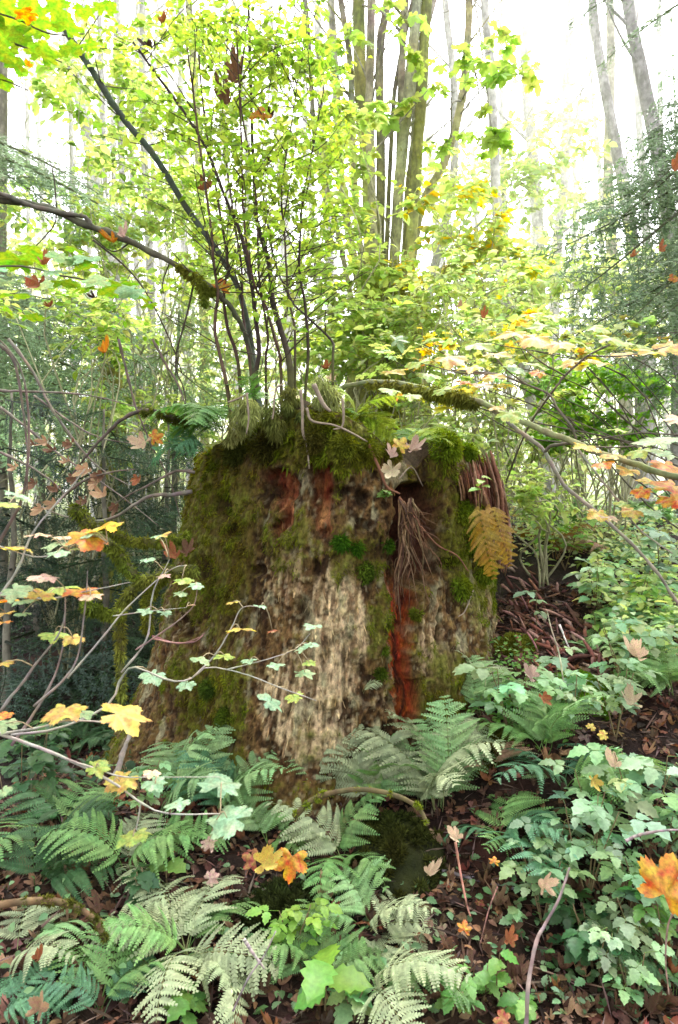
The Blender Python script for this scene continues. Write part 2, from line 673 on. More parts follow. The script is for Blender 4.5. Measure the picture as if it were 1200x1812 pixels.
    pz = np.maximum.reduce([blob(wx, py, (600, 1120), 70, 170), .75 * blob(wx, py, (540, 1240), 100, 140), .55 * blob(wx, py, (600, 1290), 70, 90),
                            .32 * blob(wx, py, (500, 1050), 120, 150), .5 * blob(wx, py, (690, 1240), 60, 120), .6 * blob(wx, py, (770, 1150), 40, 110), .5 * blob(wx, py, (850, 1050), 60, 90)])
    pk = sstep(.05, .5, pz + .20 * fib + .45 * lump + .3 * crumb + .2 * fine - .14) * (.25 + .75 * sstep(-.25, .3, fine + .7 * crumb + .5 * lump))
    col = lerp(col, pale * 1.15, pk * .9)
    lich = sstep(.22, .42, fbm(q * np.array([22, 9, 1]), 4, 91)) * sstep(.0, .35, pz + .3)
    col = lerp(col, grey, lich * .75)
    speck = sstep(.30, .48, fbm(q * np.array([62, 48, 1]), 2, 133)) * (.35 + .65 * sstep(-.2, .3, lump + pz))
    col = lerp(col, np.array([.33, .29, .20]), speck * .6)
    mz = np.maximum.reduce([.9 * blob(wx, py, (390, 940), 95, 260), 1.0 * blob(wx, py, (560, 775), 280, 75), .9 * blob(wx, py, (840, 960), 80, 170),
                            .75 * blob(wx, py, (640, 985), 75, 75), .7 * blob(wx, py, (360, 1240), 110, 120), .55 * blob(wx, py, (690, 1130), 50, 170),
                            .55 * blob(wx, py, (460, 920), 110, 120), .6 * blob(wx, py, (750, 870), 70, 90), .5 * blob(wx, py, (780, 1210), 60, 120), .45 * blob(wx, py, (300, 1330), 60, 60)])
    mk = sstep(.16, .66, np.maximum(mz, .20 - .2 * pz) + .42 * lump + .42 * crumb + .25 * led + .20 * fib + .06)
    mk = mk * (1 - np.clip(s_seam + s_sl + s_notch, 0, 1))
    mcol = lerp(np.tile(olive, (len(px), 1)), green, sstep(-.1, .4, crumb + .5 * lump + .8 * blob(px, py, (850, 980), 110, 190) + .5 * blob(px, py, (600, 780), 200, 60)))
    col = lerp(col, mcol, mk * .92)
    col = lerp(col, red * 1.0, np.clip(s_seam * sstep(1000, 1075, py) * (1.0 + .5 * crumb + .4 * fib), 0, 1))
    col = lerp(col, np.array([.05, .012, .006]), s_seam * sstep(.55, .9, seam + .3 * fine))
    col = lerp(col, np.array([.06, .022, .014]), np.clip(s_notch * (1 - sstep(1000, 1060, py)), 0, 1))  # notch darkened, the cavity's shade put into the colour
    col = lerp(col, np.array([.15, .035, .014]), s_sl * (.75 + .5 * fib))
    col = lerp(col, tan * 1.1, s_sl * sstep(878, 905, py) * sstep(.0, .22, fib + .35 * fine + .02))
    col = lerp(col, dark * .6, sstep(.3, 1, pit) * .8)  # shade inside the pits painted as near-black wood
    col = lerp(col, dark * .8, crack * .42 * (1 - .6 * mk))  # crevice shade painted along the cracks, weaker under moss
    reddish = blob(wx, py, (875, 900), 60, 120)
    col = lerp(col, np.array([.20, .075, .045]), sstep(.1, .5, reddish) * (1 - mk))
    capc = lerp(np.tile(np.array([.05, .032, .014]), (len(capV), 1)), np.array([.085, .10, .012]), sstep(-.15, .25, fbm(capV * np.array([6, 6, 0]), 3, 44)))
    C = np.clip(np.concatenate([1.12 * col * np.array([1.05, 1, .84]) * (1 + .25 * crumb[:, None] + .18 * fine[:, None]), capc]), .003, .9)
    root = thing('tree_stump', 'huge old mossy cut stump, pale bare wood and a red rotten seam down its front', 'stump', (SC[0], SC[1], gh(SC[0], SC[1] - 1)))
    fr = np.concatenate([front & (np.cos(TH.ravel()) > -.05), np.ones(len(capV), bool)])
    pxa = CX + F * AV[:, 0] / AV[:, 1]
    pya = CY - F * (AV[:, 2] - CAMZ) / AV[:, 1]
    # normals
    G3 = AV.reshape(rows, nt_, 3)
    du = np.roll(G3, -1, 1) - np.roll(G3, 1, 1)
    dv = np.gradient(G3, axis=0)
    nv = nrm(np.cross(du, dv)).reshape(-1, 3)
    nv[mrow * nt_:] = nrm(nv[mrow * nt_:] + np.array([0, 0, .001]))
    nv[np.isnan(nv)] = 0
    flip = np.einsum('ij,ij->i', nv, np.c_[np.sin(np.tile(th, rows)), -np.cos(np.tile(th, rows)), np.full(len(AV), .3)]) < 0
    nv[flip] *= -1
    # splinters and flakes that stand off the weathered wood
    mb = MB()
    mb.add(AV, None, Q, C)
    wgt = np.zeros(len(AV))
    wgt[:len(px)] = front * (1 - .75 * mk) * (1 - np.clip(s_notch, 0, 1) * .8) * (T.ravel() < .97) * (.3 + pz + .5 * sstep(0, .4, s_seam))
    ns = 1900
    ii = rng.choice(len(AV), ns, p=wgt / wgt.sum())
    nn_ = nv[ii]
    tv = nrm(np.array([0, 0, -1.]) - nn_ * (-nn_[:, 2:3]) + rng.normal(size=(ns, 3)) * .12)
    wv = nrm(np.cross(nn_, tv))
    ln_ = rng.gamma(2.0, .011, ns)[:, None] + .010
    wd_ = (rng.uniform(.0012, .006, ns) * (.6 + 6 * ln_[:, 0]))[:, None]
    lift = rng.uniform(.000, .006, ns)[:, None]
    rows_ = []
    for q_, wq, oq in ((0, .35, -.002), (.35, 1, .003), (.75, .8, .004), (1, .12, .006)):
        c_ = AV[ii] + tv * ln_ * q_ + nn_ * (oq + lift * q_ ** 2)
        rows_ += [c_ - wv * wd_ * wq, c_ + wv * wd_ * wq]
    FV = np.stack(rows_, 1).reshape(-1, 3)
    b0 = (np.arange(ns) * 8)[:, None]
    FQ = np.concatenate([b0 + np.array([[k, k + 1, k + 3, k + 2]]) for k in (0, 2, 4)])
    FC = np.clip(C[ii] * rng.uniform(.5, 1.5, (ns, 1)) * np.array([1.05, 1, .92]), .004, .7)
    mb.add(FV, None, FQ, np.repeat(FC, 8, 0))
    mb.build('trunk', M_STUMP, root)
    mka = np.concatenate([mk, sstep(-.2, .2, fbm(capV * np.array([6, 6, 0]), 3, 44))])
    return root, AV, nv, pxa, pya, fr, mka, np.concatenate([mcol, capc]), (q, crumb, lump)


STUMP, SV, SN, SPX, SPY, SFR, SMK, SMC, _ = build_stump()


def S(px, py, out=0.0):
    """the point of the stump's surface seen at a photo pixel, pushed out along its normal"""
    d2 = (SPX - px) ** 2 + (SPY - py) ** 2
    c = np.where(SFR & (d2 < 64))[0]
    if not len(c):
        c = np.where(SFR)[0]
        i = c[np.argmin(d2[c])]
    else:
        i = c[np.argmin(SV[c, 1] + d2[c] * .002)]
    return SV[i] + SN[i] * out, SN[i]


# moss: thousands of short blades rooted in the mossy film
def moss_on_stump():
    p = SMK * SFR * sstep(-.25, .35, fbm(SV * 22, 3, 5))
    p = np.where(SPY > 1420, 0, p)
    wgt = p ** 2.6
    wgt[len(wgt) - 60 * 648:] *= .9 if len(wgt) > 60 * 648 else 1
    w = wgt / wgt.sum()
    n = 52000
    idx = rng.choice(len(SV), n, p=w)
    pos = SV[idx] + rng.normal(size=(n, 3)) * .005
    nn = SN[idx]
    dirn = nrm(nn * .9 + rng.normal(size=(n, 3)) * .55 + np.array([0, 0, -.55]))
    top = sstep(.12, .3, SV[idx, 2] - 1.45)
    ln = rng.uniform(.007, .02, n) * (1 + 1.0 * top)
    c = np.clip(SMC[idx] * rng.uniform(.6, 2.0, (n, 1)) * np.array([1.15, 1.25, .8]), .004, .5)
    mb = MB()
    side = nrm(np.cross(dirn, rng.normal(size=(n, 3)))) * (ln * .16)[:, None]
    tipd = np.array([0, 0, -1]) * (ln * .35)[:, None]
    V = np.stack([pos - side, pos + side, pos + dirn * ln[:, None] + tipd], 1).reshape(-1, 3)
    mb.add(V, np.arange(n * 3).reshape(-1, 3), None, np.repeat(c, 3, 0))
    o = mb.build('moss', M_MOSS, STUMP, smooth=False)
    o['kind'] = 'stuff'


moss_on_stump()


def moss_tuft(mb, ctr, nvec, rad, n, ln, col, hang=.5, flat=.6, thin=.13):
    """a cushion of blades over a squashed half ball"""
    u = nrm(rng.normal(size=(n, 3)) + nvec * .9)
    r = rad * rng.uniform(.55, 1, (n, 1))
    pos = ctr + u * r * (1 - (1 - flat) * np.abs(u @ nvec)[:, None])
    d = nrm(u + rng.normal(size=(n, 3)) * .5 + np.array([0, 0, -hang]))
    L_ = rng.uniform(.5, 1.2, n) * ln
    s = nrm(np.cross(d, rng.normal(size=(n, 3)))) * (L_ * thin + .0008)[:, None]
    V = np.stack([pos - s, pos + s, pos + d * L_[:, None]], 1).reshape(-1, 3)
    c = np.clip(np.asarray(col) * rng.uniform(.55, 1.7, (n, 1)), .004, .6)
    mb.add(V, np.arange(n * 3).reshape(-1, 3), None, np.repeat(c, 3, 0))


# moss cushions bulging from the stump's face
for k, (px, py, r, col) in enumerate([(602, 962, .045, (.035, .10, .006)), (632, 972, .035, (.04, .10, .006)), (650, 1012, .055, (.07, .11, .01)), (690, 962, .035, (.05, .11, .008)),
                                      (790, 790, .10, (.13, .19, .012)), (830, 800, .06, (.13, .19, .012)), (760, 775, .06, (.12, .17, .012)), (840, 960, .09, (.10, .15, .01)), (860, 1010, .09, (.11, .16, .01)),
                                      (820, 905, .07, (.11, .15, .01)), (650, 800, .08, (.12, .13, .012)), (610, 790, .08, (.10, .11, .01)), (560, 780, .09, (.07, .07, .01)), (420, 800, .09, (.06, .06, .01)), (470, 790, .09, (.05, .05, .008)),
                                      (680, 1150, .03, (.06, .10, .008)), (675, 1190, .03, (.06, .09, .008)), (735, 1090, .03, (.09, .12, .01)), (395, 1270, .06, (.045, .07, .006)), (370, 1220, .06, (.05, .07, .008)), (820, 1040, .07, (.10, .15, .01)), (690, 800, .06, (.11, .12, .01))]):
    c, nn = S(px, py, -.01)
    mb = MB()
    moss_tuft(mb, c, nn, r, int(260000 * r * r) + 250, .022, col, .6, .65)
    mb.build('moss_cushion', M_MOSS, STUMP, smooth=False)

# hanging fibres that pour from the notch
for k in range(64):
    x0 = rng.uniform(704, 732)
    y0 = rng.uniform(880, 915)
    fan = rng.uniform(0, 1) ** 1.3
    x1 = 704 + fan * 76 + rng.normal() * 8
    y1 = 1060 - fan * 95 + rng.normal() * 45
    if rng.random() < .25:
        x1, y1 = 712 + rng.normal() * 10, rng.uniform(1000, 1090)
    a, _ = S(x0, y0)
    d0 = 3.02
    pts = [P(x0, y0, d0 + .03), P(x0 + (x1 - x0) * .35 + rng.normal() * 4, y0 + (y1 - y0) * .4, d0 - rng.uniform(.0, .05)), P(x0 + (x1 - x0) * .6 + rng.normal() * 5, y0 + (y1 - y0) * .6, d0 - rng.uniform(-.04, .05)), P(x0 + (x1 - x0) * .85 + rng.normal() * 5, y0 + (y1 - y0) * .8, d0 - rng.uniform(-.04, .05)), P(x1, y1, d0 + rng.uniform(-.02, .06))]
    mb = MB()
    tube(mb, smooth_poly(pts, 12), np.linspace(.0045, .0008, 12) * rng.uniform(.35, 1.3), 5, pick([(.13, .07, .035), (.06, .03, .018), (.20, .12, .065)], 1)[0], .3, seed=k)
    mb.build('rootlet', M_WOOD, STUMP)

# slabs of red fibrous bark standing on the right shoulder
for k, (x0, y0, x1, y1, w) in enumerate([(818, 836, 822, 880, 12), (835, 830, 846, 890, 14), (856, 822, 872, 970, 14), (866, 830, 886, 1000, 12), (828, 838, 838, 880, 16), (846, 812, 868, 930, 18), (862, 822, 888, 960, 18), (876, 840, 898, 985, 15), (853, 818, 880, 900, 12), (838, 826, 850, 870, 10), (890, 880, 906, 1000, 10), (868, 838, 890, 930, 9)]):
    dd = 3.45 + .03 * (k % 3)
    pts = np.array([S(min(x0, 872), max(y0, 862), .03)[0] + np.array([0, 0, .01 + max(0, 862 - y0) / F * 3.4]), S(min((x0 + x1) / 2, 880), (y0 + y1) / 2 + 8, .045)[0], S(min(x1, 892), y1, .03)[0]])
    mb = MB()
    wd = w / F * dd
    for st in range(9):
        off = np.array([(st - 4) * wd * .23, rng.uniform(-.02, .02), rng.uniform(-.05, .02)])
        pp = smooth_poly(pts + off + rng.normal(size=(3, 3)) * .004, 18)
        tube(mb, pp, wd * rng.uniform(.09, .22) * np.interp(np.linspace(0, 1, 18), [0, .1, .9, 1], [.25, .9, 1, .5]), 7, np.clip(pick([(.20, .085, .05), (.11, .045, .028), (.27, .15, .10)], 1)[0], .01, .5), .75, seed=k * 5 + st)
    mb.build('bark_slab', M_WOOD, STUMP)

# dead roots and twigs that hang over the rim
for k, (pts, w) in enumerate([([(532, 690), (535, 720), (536, 765), (545, 790), (551, 822)], 6), ([(500, 680), (488, 690), (484, 730), (482, 742)], 4), ([(437, 695), (440, 740), (436, 768)], 4),
                              ([(543, 722), (552, 745), (590, 752), (620, 765), (646, 782)], 5), ([(606, 705), (608, 735), (605, 755), (590, 760)], 5), ([(645, 790), (668, 830), (685, 862), (700, 870)], 6), ([(700, 850), (722, 830), (745, 852)], 3),
                              ([(700, 880), (770, 960), (800, 985), (820, 1010)], 4), ([(404, 712), (425, 704), (440, 696)], 4), ([(555, 680), (572, 715), (585, 728)], 9), ([(830, 1045), (818, 1080), (808, 1090)], 3)]):
    pp = []
    for (x, y) in pts:
        if y > 770:
            s_, n_ = S(x, y, .03)
            pp.append(s_)
        else:
            pp.append(P(x, y, 3.02))
    mb = MB()
    tube(mb, smooth_poly(pp, 16), np.linspace(w, w * .6, 16) * .5 / F * 3.05, 6, np.array([.24, .19, .14]) if k not in (5, 7) else np.array([.22, .10, .06]), .3, seed=k)
    mb.build('dangling_root', M_TWIG, STUMP)

# ------------------------------------------------------------------ shared vegetation helpers
LIME = [(.48, .60, .17), (.42, .56, .15), (.54, .61, .20), (.36, .50, .15)]
GREEN = [(.16, .30, .04), (.20, .36, .05), (.12, .24, .04)]
PALE = [(.56, .66, .30), (.50, .62, .26), (.62, .68, .30), (.50, .58, .34)]
YELL = [(.70, .56, .06), (.72, .62, .14), (.60, .60, .08), (.66, .48, .10)]
MINT = [(.26, .44, .22), (.30, .48, .28), (.20, .38, .18)]
BLUEG = [(.12, .24, .14), (.16, .30, .18), (.09, .20, .11)]
ORD = ['first', 'second', 'third', 'fourth', 'fifth', 'sixth', 'seventh', 'eighth', 'ninth', 'tenth', 'eleventh', 'twelfth', 'thirteenth', 'fourteenth', 'fifteenth', 'sixteenth', 'seventeenth', 'eighteenth', 'nineteenth', 'twentieth']
TWIGC = np.array([.060, .045, .032])
GREYTW = np.array([.22, .20, .165])


def rand_dir(n, flat=1.0, up=0.0):
    v = rng.normal(size=(n, 3))
    v[:, 2] = v[:, 2] * flat + up
    return nrm(v)


def twiggy(wood, leaf, ctr, r, ntw, per, temps, size, cols, rtw, wcol, flat=.45, up=.1, root=None, lup=1.0, sides=3):
    """twigs that spread from ctr and carry leaves"""
    dirs = rand_dir(ntw, flat, up)
    pos, fw, upv = [], [], []
    for k in range(ntw):
        L_ = r * rng.uniform(.5, 1.15)
        s = ctr + rng.normal(size=3) * r * .15
        side = np.cross(dirs[k], [0, 0, 1])
        n = 5
        t = np.linspace(0, 1, n)[:, None]
        pts = s + dirs[k] * L_ * t + side * (rng.normal() * .15 * L_) * t ** 2 + np.array([0, 0, rng.normal() * .12 * L_]) * t ** 2
        tube(wood, pts, np.linspace(rtw, rtw * .4, n), sides, wcol)
        u = rng.uniform(.12, 1.0, per)
        p = s + dirs[k] * L_ * u[:, None] + side * 0
        p = np.stack([np.interp(u, t[:, 0], pts[:, a]) for a in range(3)], 1)
        sg = np.where(rng.random(per) < .5, -1.0, 1.0)[:, None]
        f = nrm(dirs[k] * .6 + nrm(side) * sg * .8 + rng.normal(size=(per, 3)) * .25)
        f[:, 2] -= .15
        pos.append(p)
        fw.append(f)
        upv.append(nrm(np.array([0, 0, lup]) + rng.normal(size=(per, 3)) * .35))
    pos, fw, upv = np.concatenate(pos), np.concatenate(fw), np.concatenate(upv)
    m = len(pos)
    sz = size * np.clip(rng.lognormal(-.08, .32, m), .4, 1.7)
    add_leaves(leaf, temps, pos, fw, upv, sz, pick(cols, m))


def shrub(name, label, cat, base, clusters, temps, size, cols, r0=.012, group=None, wcol=TWIGC, ntw=10, per=9, mat=None, flat=.4, bend=.12):
    """clusters: (px, py, depth, radius in metres[, colours]); every cluster hangs on a stem from the base"""
    base = np.asarray(base, float)
    root = thing(name, label, cat, base, group)
    wood, leaf = MB(), MB()
    for c in clusters:
        ctr = P(c[0], c[1], c[2])
        cc = c[4] if len(c) > 4 else cols
        L_ = np.linalg.norm(ctr - base)
        mid1 = base + (ctr - base) * .35 + rng.normal(size=3) * L_ * bend * .5 + np.array([0, 0, L_ * .06])
        mid2 = base + (ctr - base) * .7 + rng.normal(size=3) * L_ * bend * .5 + np.array([0, 0, L_ * .05])
        pts = smooth_poly([base + rng.normal(size=3) * np.array([.04, .04, 0]), mid1, mid2, ctr], 14)
        tube(wood, pts, np.linspace(r0, r0 * .35, 14), 5, wcol * rng.uniform(.8, 1.3))
        twiggy(wood, leaf, ctr, c[3], ntw, per, temps, size, cc, r0 * .22, wcol, flat)
    wood.build('stems', M_TWIG, root)
    leaf.build('foliage', mat or M_LEAF, root, smooth=False)
    return root


# ------------------------------------------------------------------ trees behind
def px_tube(pts, d):
    out = []
    for p in pts:
        out.append(P(p[0], p[1], p[2] if len(p) > 2 else d))
    return np.array(out)


def tree(name, label, cat, pts, d, wpx, col, group=None, limbs=6, crown=None, cleaf=None, taper=.55, moss=None, patch=None, rough=.12, toplen=3.0, cut=False):
    """pts from the bottom up in photo pixels; the trunk goes down to the ground and on above the frame"""
    q = px_tube(pts, d)
    g = np.array([q[0, 0], q[0, 1], gh(q[0, 0], q[0, 1]) - .05])
    if q[0, 2] > g[2] + .15:
        q = np.vstack([g, q])
    else:
        q[0, 2] = g[2]
    if not cut:
        dr = nrm(q[-1] - q[-2])
        q = np.vstack([q, q[-1] + dr * toplen * .5 + np.array([.1, 0, .2]), q[-1] + dr * toplen + np.array([.1, 0, .6])])
    n = int(max(16, len(q) * 6))
    p = smooth_poly(q, n)
    r0 = wpx / F * d * .5
    r = np.linspace(r0 * 1.15, r0 * taper, n)
    r[:2] *= np.array([1.35, 1.12])
    root = thing(name, label, cat, p[0], group)
    mb = MB()
    cc = np.tile(np.asarray(col, float), (n, 1)) * rng.uniform(.8, 1.2, (n, 1))
    if moss is not None:
        k = (sstep(.9, .15, np.linspace(0, 1, n)) * .9)[:, None]
        cc = cc * (1 - k) + np.asarray(moss) * k
    tube(mb, p, r, 10, cc, rough, seed=int(rng.integers(1e6)))
    mb.build('trunk', M_BARK, root)
    leaf = MB()
    for k in range(limbs):
        i = int(n * rng.uniform(.3, .95))
        a = rng.uniform(0, TAU)
        L_ = rng.uniform(.5, 1.6) * (d / 10)
        dr = np.array([math.cos(a), math.sin(a) * .7, rng.uniform(.4, 1.2)])
        lp = smooth_poly([p[i], p[i] + dr * L_ * .5, p[i] + dr * L_ + np.array([0, 0, .3 * L_])], 8)
        lb = MB()
        tube(lb, lp, np.linspace(r[i] * .35, r[i] * .08, 8), 5, cc[i])
        if cleaf is not None:
            twiggy(lb, leaf, lp[-1], L_ * .5, 5, 9, T_OVAL, cleaf[1], cleaf[0], r[i] * .07, cc[i], .6)
        lb.build('limb', M_BARK, root)
    if leaf.n:
        leaf.build('foliage', M_LEAF, root, smooth=False)
    return root, p


WHITE = np.array([.52, .50, .47])
ALDER = np.array([.40, .38, .36])
GREYB = np.array([.26, .245, .24])
BROWNB = np.array([.22, .205, .155])
MOSSB = np.array([.29, .30, .085])

tree('alder_tree', 'white-barked alder leaning left behind the left end of the mossy branch', 'tree', [(240, 790), (232, 640), (200, 450), (165, 290), (140, 170), (108, 0)], 9.0, 24, WHITE * .9, limbs=5, cleaf=(LIME, .09))
tree('mossy_snag', 'thick yellow-mossed dead trunk at left, ending below the brown leaves', 'tree', [(200, 800), (196, 700), (192, 620), (190, 548)], 6.6, 46, (.26, .26, .05), limbs=0, cut=True, taper=.8, rough=.3)
tree('birch_tree', 'white birch with forking bare limbs standing right of the maple clump', 'tree', [(965, 810), (955, 600), (952, 400), (945, 300), (933, 170), (927, 0)], 11, 24, WHITE, limbs=9, cleaf=([(.5, .55, .3)], .07))
tree('birch_tree', 'white birch leaning left, its foot between the right-hand branches', 'tree', [(968, 815), (936, 690), (902, 560), (890, 500), (880, 380), (874, 250), (866, 100), (858, 0)], 8.0, 22, WHITE, limbs=5)
tree('birch_tree', 'short pale birch trunk seen just right of the leaning birch foot', 'tree', [(990, 830), (986, 700), (980, 600), (985, 450), (1000, 300), (1003, 120)], 11.5, 22, WHITE * .95, limbs=5)
tree('alder_tree', 'grey alder with a slight bend, left one of the two near the hemlock', 'tree', [(1135, 700), (1119, 430), (1092, 270), (1066, 130), (1048, 0)], 9.0, 21, GREYB * 1.2, limbs=4)
tree('alder_tree', 'grey lichen-spotted alder at the upper right, thicker of the pair by the hemlock', 'tree', [(1200, 520), (1166, 280), (1136, 130), (1110, 0)], 8.0, 26, GREYB, limbs=4)
tree('alder_tree', 'thin grey alder squeezed between the two thicker ones at the upper right', 'tree', [(1152, 620), (1144, 420), (1130, 200), (1122, 60)], 12, 15, ALDER * .8, limbs=4)
tree('alder_tree', 'brown mossy trunk under the hemlock boughs at the right edge', 'tree', [(1112, 800), (1106, 700), (1092, 560), (1080, 400), (1076, 300)], 9.5, 24, BROWNB * 2, limbs=3)
tree('alder_tree', 'pale trunk with a kink, right of the maple clump and left of the birches', 'tree', [(748, 800), (745, 690), (760, 520), (800, 330), (805, 170), (788, 0)], 9.5, 17, ALDER * .85, limbs=5, cleaf=(LIME, .08))
tree('alder_tree', 'dark straight trunk hugging the left edge of the photo', 'tree', [(4, 800), (3, 500), (6, 130), (8, 0)], 6.5, 18, BROWNB * 1.3, limbs=2)
tree('birch_tree', 'white birch glimpsed between the bush stems and the maple clump', 'tree', [(592, 720), (582, 430), (572, 250), (562, 0)], 10, 17, WHITE * 1.05, limbs=4)
tree('alder_tree', 'brown-mossed alder just left of the upper bush stems', 'tree', [(362, 640), (356, 400), (350, 230), (342, 100), (334, 0)], 8.5, 16, MOSSB * .9, limbs=4, cleaf=(LIME, .08))
tree('birch_tree', 'pale birch seen through the middle of the bush stems', 'tree', [(512, 640), (503, 400), (490, 220), (476, 0)], 11, 17, WHITE, limbs=4)

# thin alder poles of the left grove, told apart by their place in the row
POLES = sorted([(48, 13, 9), (70, 15, 8), (122, 13, 9), (152, 12, 10), (182, 10.5, 12), (206, 14, 10), (218, 11, 14), (238, 13, 10), (252, 10, 15), (276, 14, 9), (296, 16, 9), (318, 12, 13), (398, 13, 10), (428, 12, 12), (545, 12, 10)])
for k, (x, d, wp) in enumerate(POLES):
    ln = rng.uniform(-25, 10)
    j = rng.normal(size=4) * 5
    tree('alder_tree', f'slender grey alder pole, {ORD[k]} from the left in the grove at left', 'tree',
         [(x + 18 + j[0], 780), (x + 10 + j[1], 520), (x + j[2], 250), (x + ln * .4, 60), (x + ln, -60)], d, wp, ALDER * rng.uniform(.6, 1.1), group='thin alder poles', limbs=6, cleaf=(LIME + PALE, .085), toplen=2)
RP = sorted([(842, 14, 9), (902, 13, 10), (1020, 15, 10), (1058, 13, 9), (770, 15, 10), (1180, 14, 11)])
for k, (x, d, wp) in enumerate(RP):
    j = rng.normal(size=4) * 6
    tree('alder_tree', f'faint thin pale trunk, {ORD[k]} from the left of those right of the maple clump', 'tree',
         [(x + 6 + j[0], 790), (x + j[1], 540), (x + j[2] - 5, 320), (x + j[3] - 12, 160), (x - 14, 20)], d, wp, WHITE * rng.uniform(.5, .8), group='thin pale trunks on the right', limbs=7, cleaf=([(.5, .58, .3), (.55, .6, .35)], .07), toplen=2)
for k in range(40):
    x = rng.choice([rng.uniform(-80, 560), rng.uniform(-40, 1260)])
    d = rng.uniform(17, 30)
    j = rng.normal(size=4) * 6
    tree('alder_tree', 'hair-thin pale trunk standing deep in the hazy far grove', 'tree', [(x + j[0], 800), (x + j[1], 560), (x + j[2], 320), (x + j[3] - 10, 100), (x - 14, -60)], d, rng.uniform(4, 8), WHITE * rng.uniform(.35, .75), group='distant thin trunks', limbs=4, toplen=1)

# the many-stemmed maple clump behind the stump
mt = thing('maple_tree', 'big mossy maple clump with a dozen stems rising behind the stump', 'tree', (.55, 7.0, gh(.55, 7.0)))
base7 = np.array([.55, 7.05, gh(.55, 7.0) - .05])
mb = MB()
bp = smooth_poly([base7, P(690, 800, 7), P(688, 640, 7), P(686, 500, 7)], 16)
tube(mb, bp, np.linspace(.52, .30, 16), 16, pick([MOSSB * .8, MOSSB], 16, .2), .35, seed=5)
mb.build('trunk_base', M_BARK, mt)
STEMS = [([(660, 560), (650, 290), (640, 200), (634, 0)], 30, MOSSB * .9), ([(664, 520), (658, 330), (654, 200), (657, 0)], 20, BROWNB * 1.5), ([(672, 540), (674, 275), (672, 100), (686, 0)], 20, BROWNB * .9),
         ([(690, 560), (706, 350), (708, 220), (714, 50), (722, -60)], 17, BROWNB * 1.3), ([(690, 600), (704, 360), (722, 180), (737, 15), (745, -60)], 24, (.32, .31, .21)), ([(706, 600), (724, 340), (735, 240), (742, 120), (760, 20), (782, -40)], 20, (.34, .325, .25)),
         ([(712, 560), (735, 330), (746, 150), (756, 0)], 25, MOSSB * .75), ([(712, 590), (742, 380), (785, 290), (815, 190), (828, 60), (831, -40)], 18, (.34, .31, .18)), ([(652, 560), (628, 330), (620, 120), (603, 0)], 14, BROWNB),
         ([(648, 540), (606, 330), (593, 120), (586, 0)], 18, (.40, .38, .31)), ([(680, 560), (692, 260), (700, 150), (718, 60)], 10, BROWNB * .8), ([(640, 600), (600, 420), (560, 250), (545, 60)], 12, BROWNB)]
sp7 = []
for k, (pts, wp, c) in enumerate(STEMS):
    dd = 7.0 + rng.uniform(-.25, .3)
    q = px_tube(pts, dd)
    q = np.vstack([bp[-3] + rng.normal(size=3) * .08, q, q[-1] + (q[-1] - q[-2]) * .8])
    n = 30
    p = smooth_poly(q, n)
    r = np.linspace(wp * .44, wp * .34, n) / F * dd
    cc = pick([np.asarray(c), np.asarray(c) * 1.2], n, .15)
    km = sstep(.75, .1, np.linspace(0, 1, n))[:, None] * .8
    cc = cc * (1 - km) + MOSSB * 1.1 * km
    mb = MB()
    tube(mb, p, r, 10, cc, .28, seed=k + 60)
    mb.build('stem', M_BARK, mt)
    sp7.append((p, r))
    for b in range(3):
        lw = MB()
        i = int(rng.uniform(10, 26))
        dr = np.array([rng.normal() * .6, rng.normal() * .4, .8])
        tube(lw, smooth_poly([p[i], p[i] + dr * .25, p[i] + dr * .7], 7), np.linspace(r[i] * .35, r[i] * .1, 7), 5, np.asarray(c))
        lw.build('side_shoot', M_BARK, mt)
mm = MB()
for p, r in sp7:
    for i in range(2, 22):
        if rng.random() < .5:
            moss_tuft(mm, p[i] + np.array([0, -r[i] * .4, 0]), np.array([rng.normal() * .5, -.8, 0.]), r[i] * .8, 90, .028, (.30, .32, .05), .9, .5)
for i in range(2, 16):
    for b in range(6):
        a = rng.uniform(-2.6, -.5)
        moss_tuft(mm, bp[i] + .36 * np.array([math.cos(a), math.sin(a), 0]), np.array([math.cos(a), math.sin(a), 0.]), .12, 160, .06, (.30, .32, .05), 1.0, .5)
mm.build('moss', M_MOSS, mt, smooth=False)['kind'] = 'stuff'
ml, mw = MB(), MB()
for (x, y, d, r, ntw, per) in [(720, 20, 6.3, .35, 5, 5), (885, 120, 6.0, .30, 5, 5), (935, 130, 6.2, .25, 4, 5), (860, 250, 6.2, .35, 6, 5), (800, 150, 6.6, .4, 6, 5), (870, 230, 6.0, .2, 4, 5), (830, 90, 6.4, .3, 5, 5), (620, 60, 6.5, .4, 6, 5), (690, 190, 6.6, .35, 6, 5),
                               (560, 100, 6.5, .4, 6, 5), (780, 250, 6.6, .3, 5, 4), (900, 60, 6.6, .3, 5, 4), (740, 110, 6.4, .2, 3, 5)]:
    c = P(x, y, d)
    st = sp7[7][0][int(rng.uniform(14, 26))] if x > 760 else sp7[0][0][int(rng.uniform(14, 26))]
    tube(mw, smooth_poly([st, (st + c) / 2 + np.array([0, 0, .15]), c], 8), np.linspace(.012, .004, 8), 4, BROWNB)
    twiggy(mw, ml, c, r, ntw, max(3, per - 2), T_BIG, .125, [(.30, .46, .10), (.34, .50, .12), (.42, .54, .14)], .003, BROWNB, .5)
mw.build('twigs', M_TWIG, mt)
ml.build('foliage', M_LEAF, mt, smooth=False)

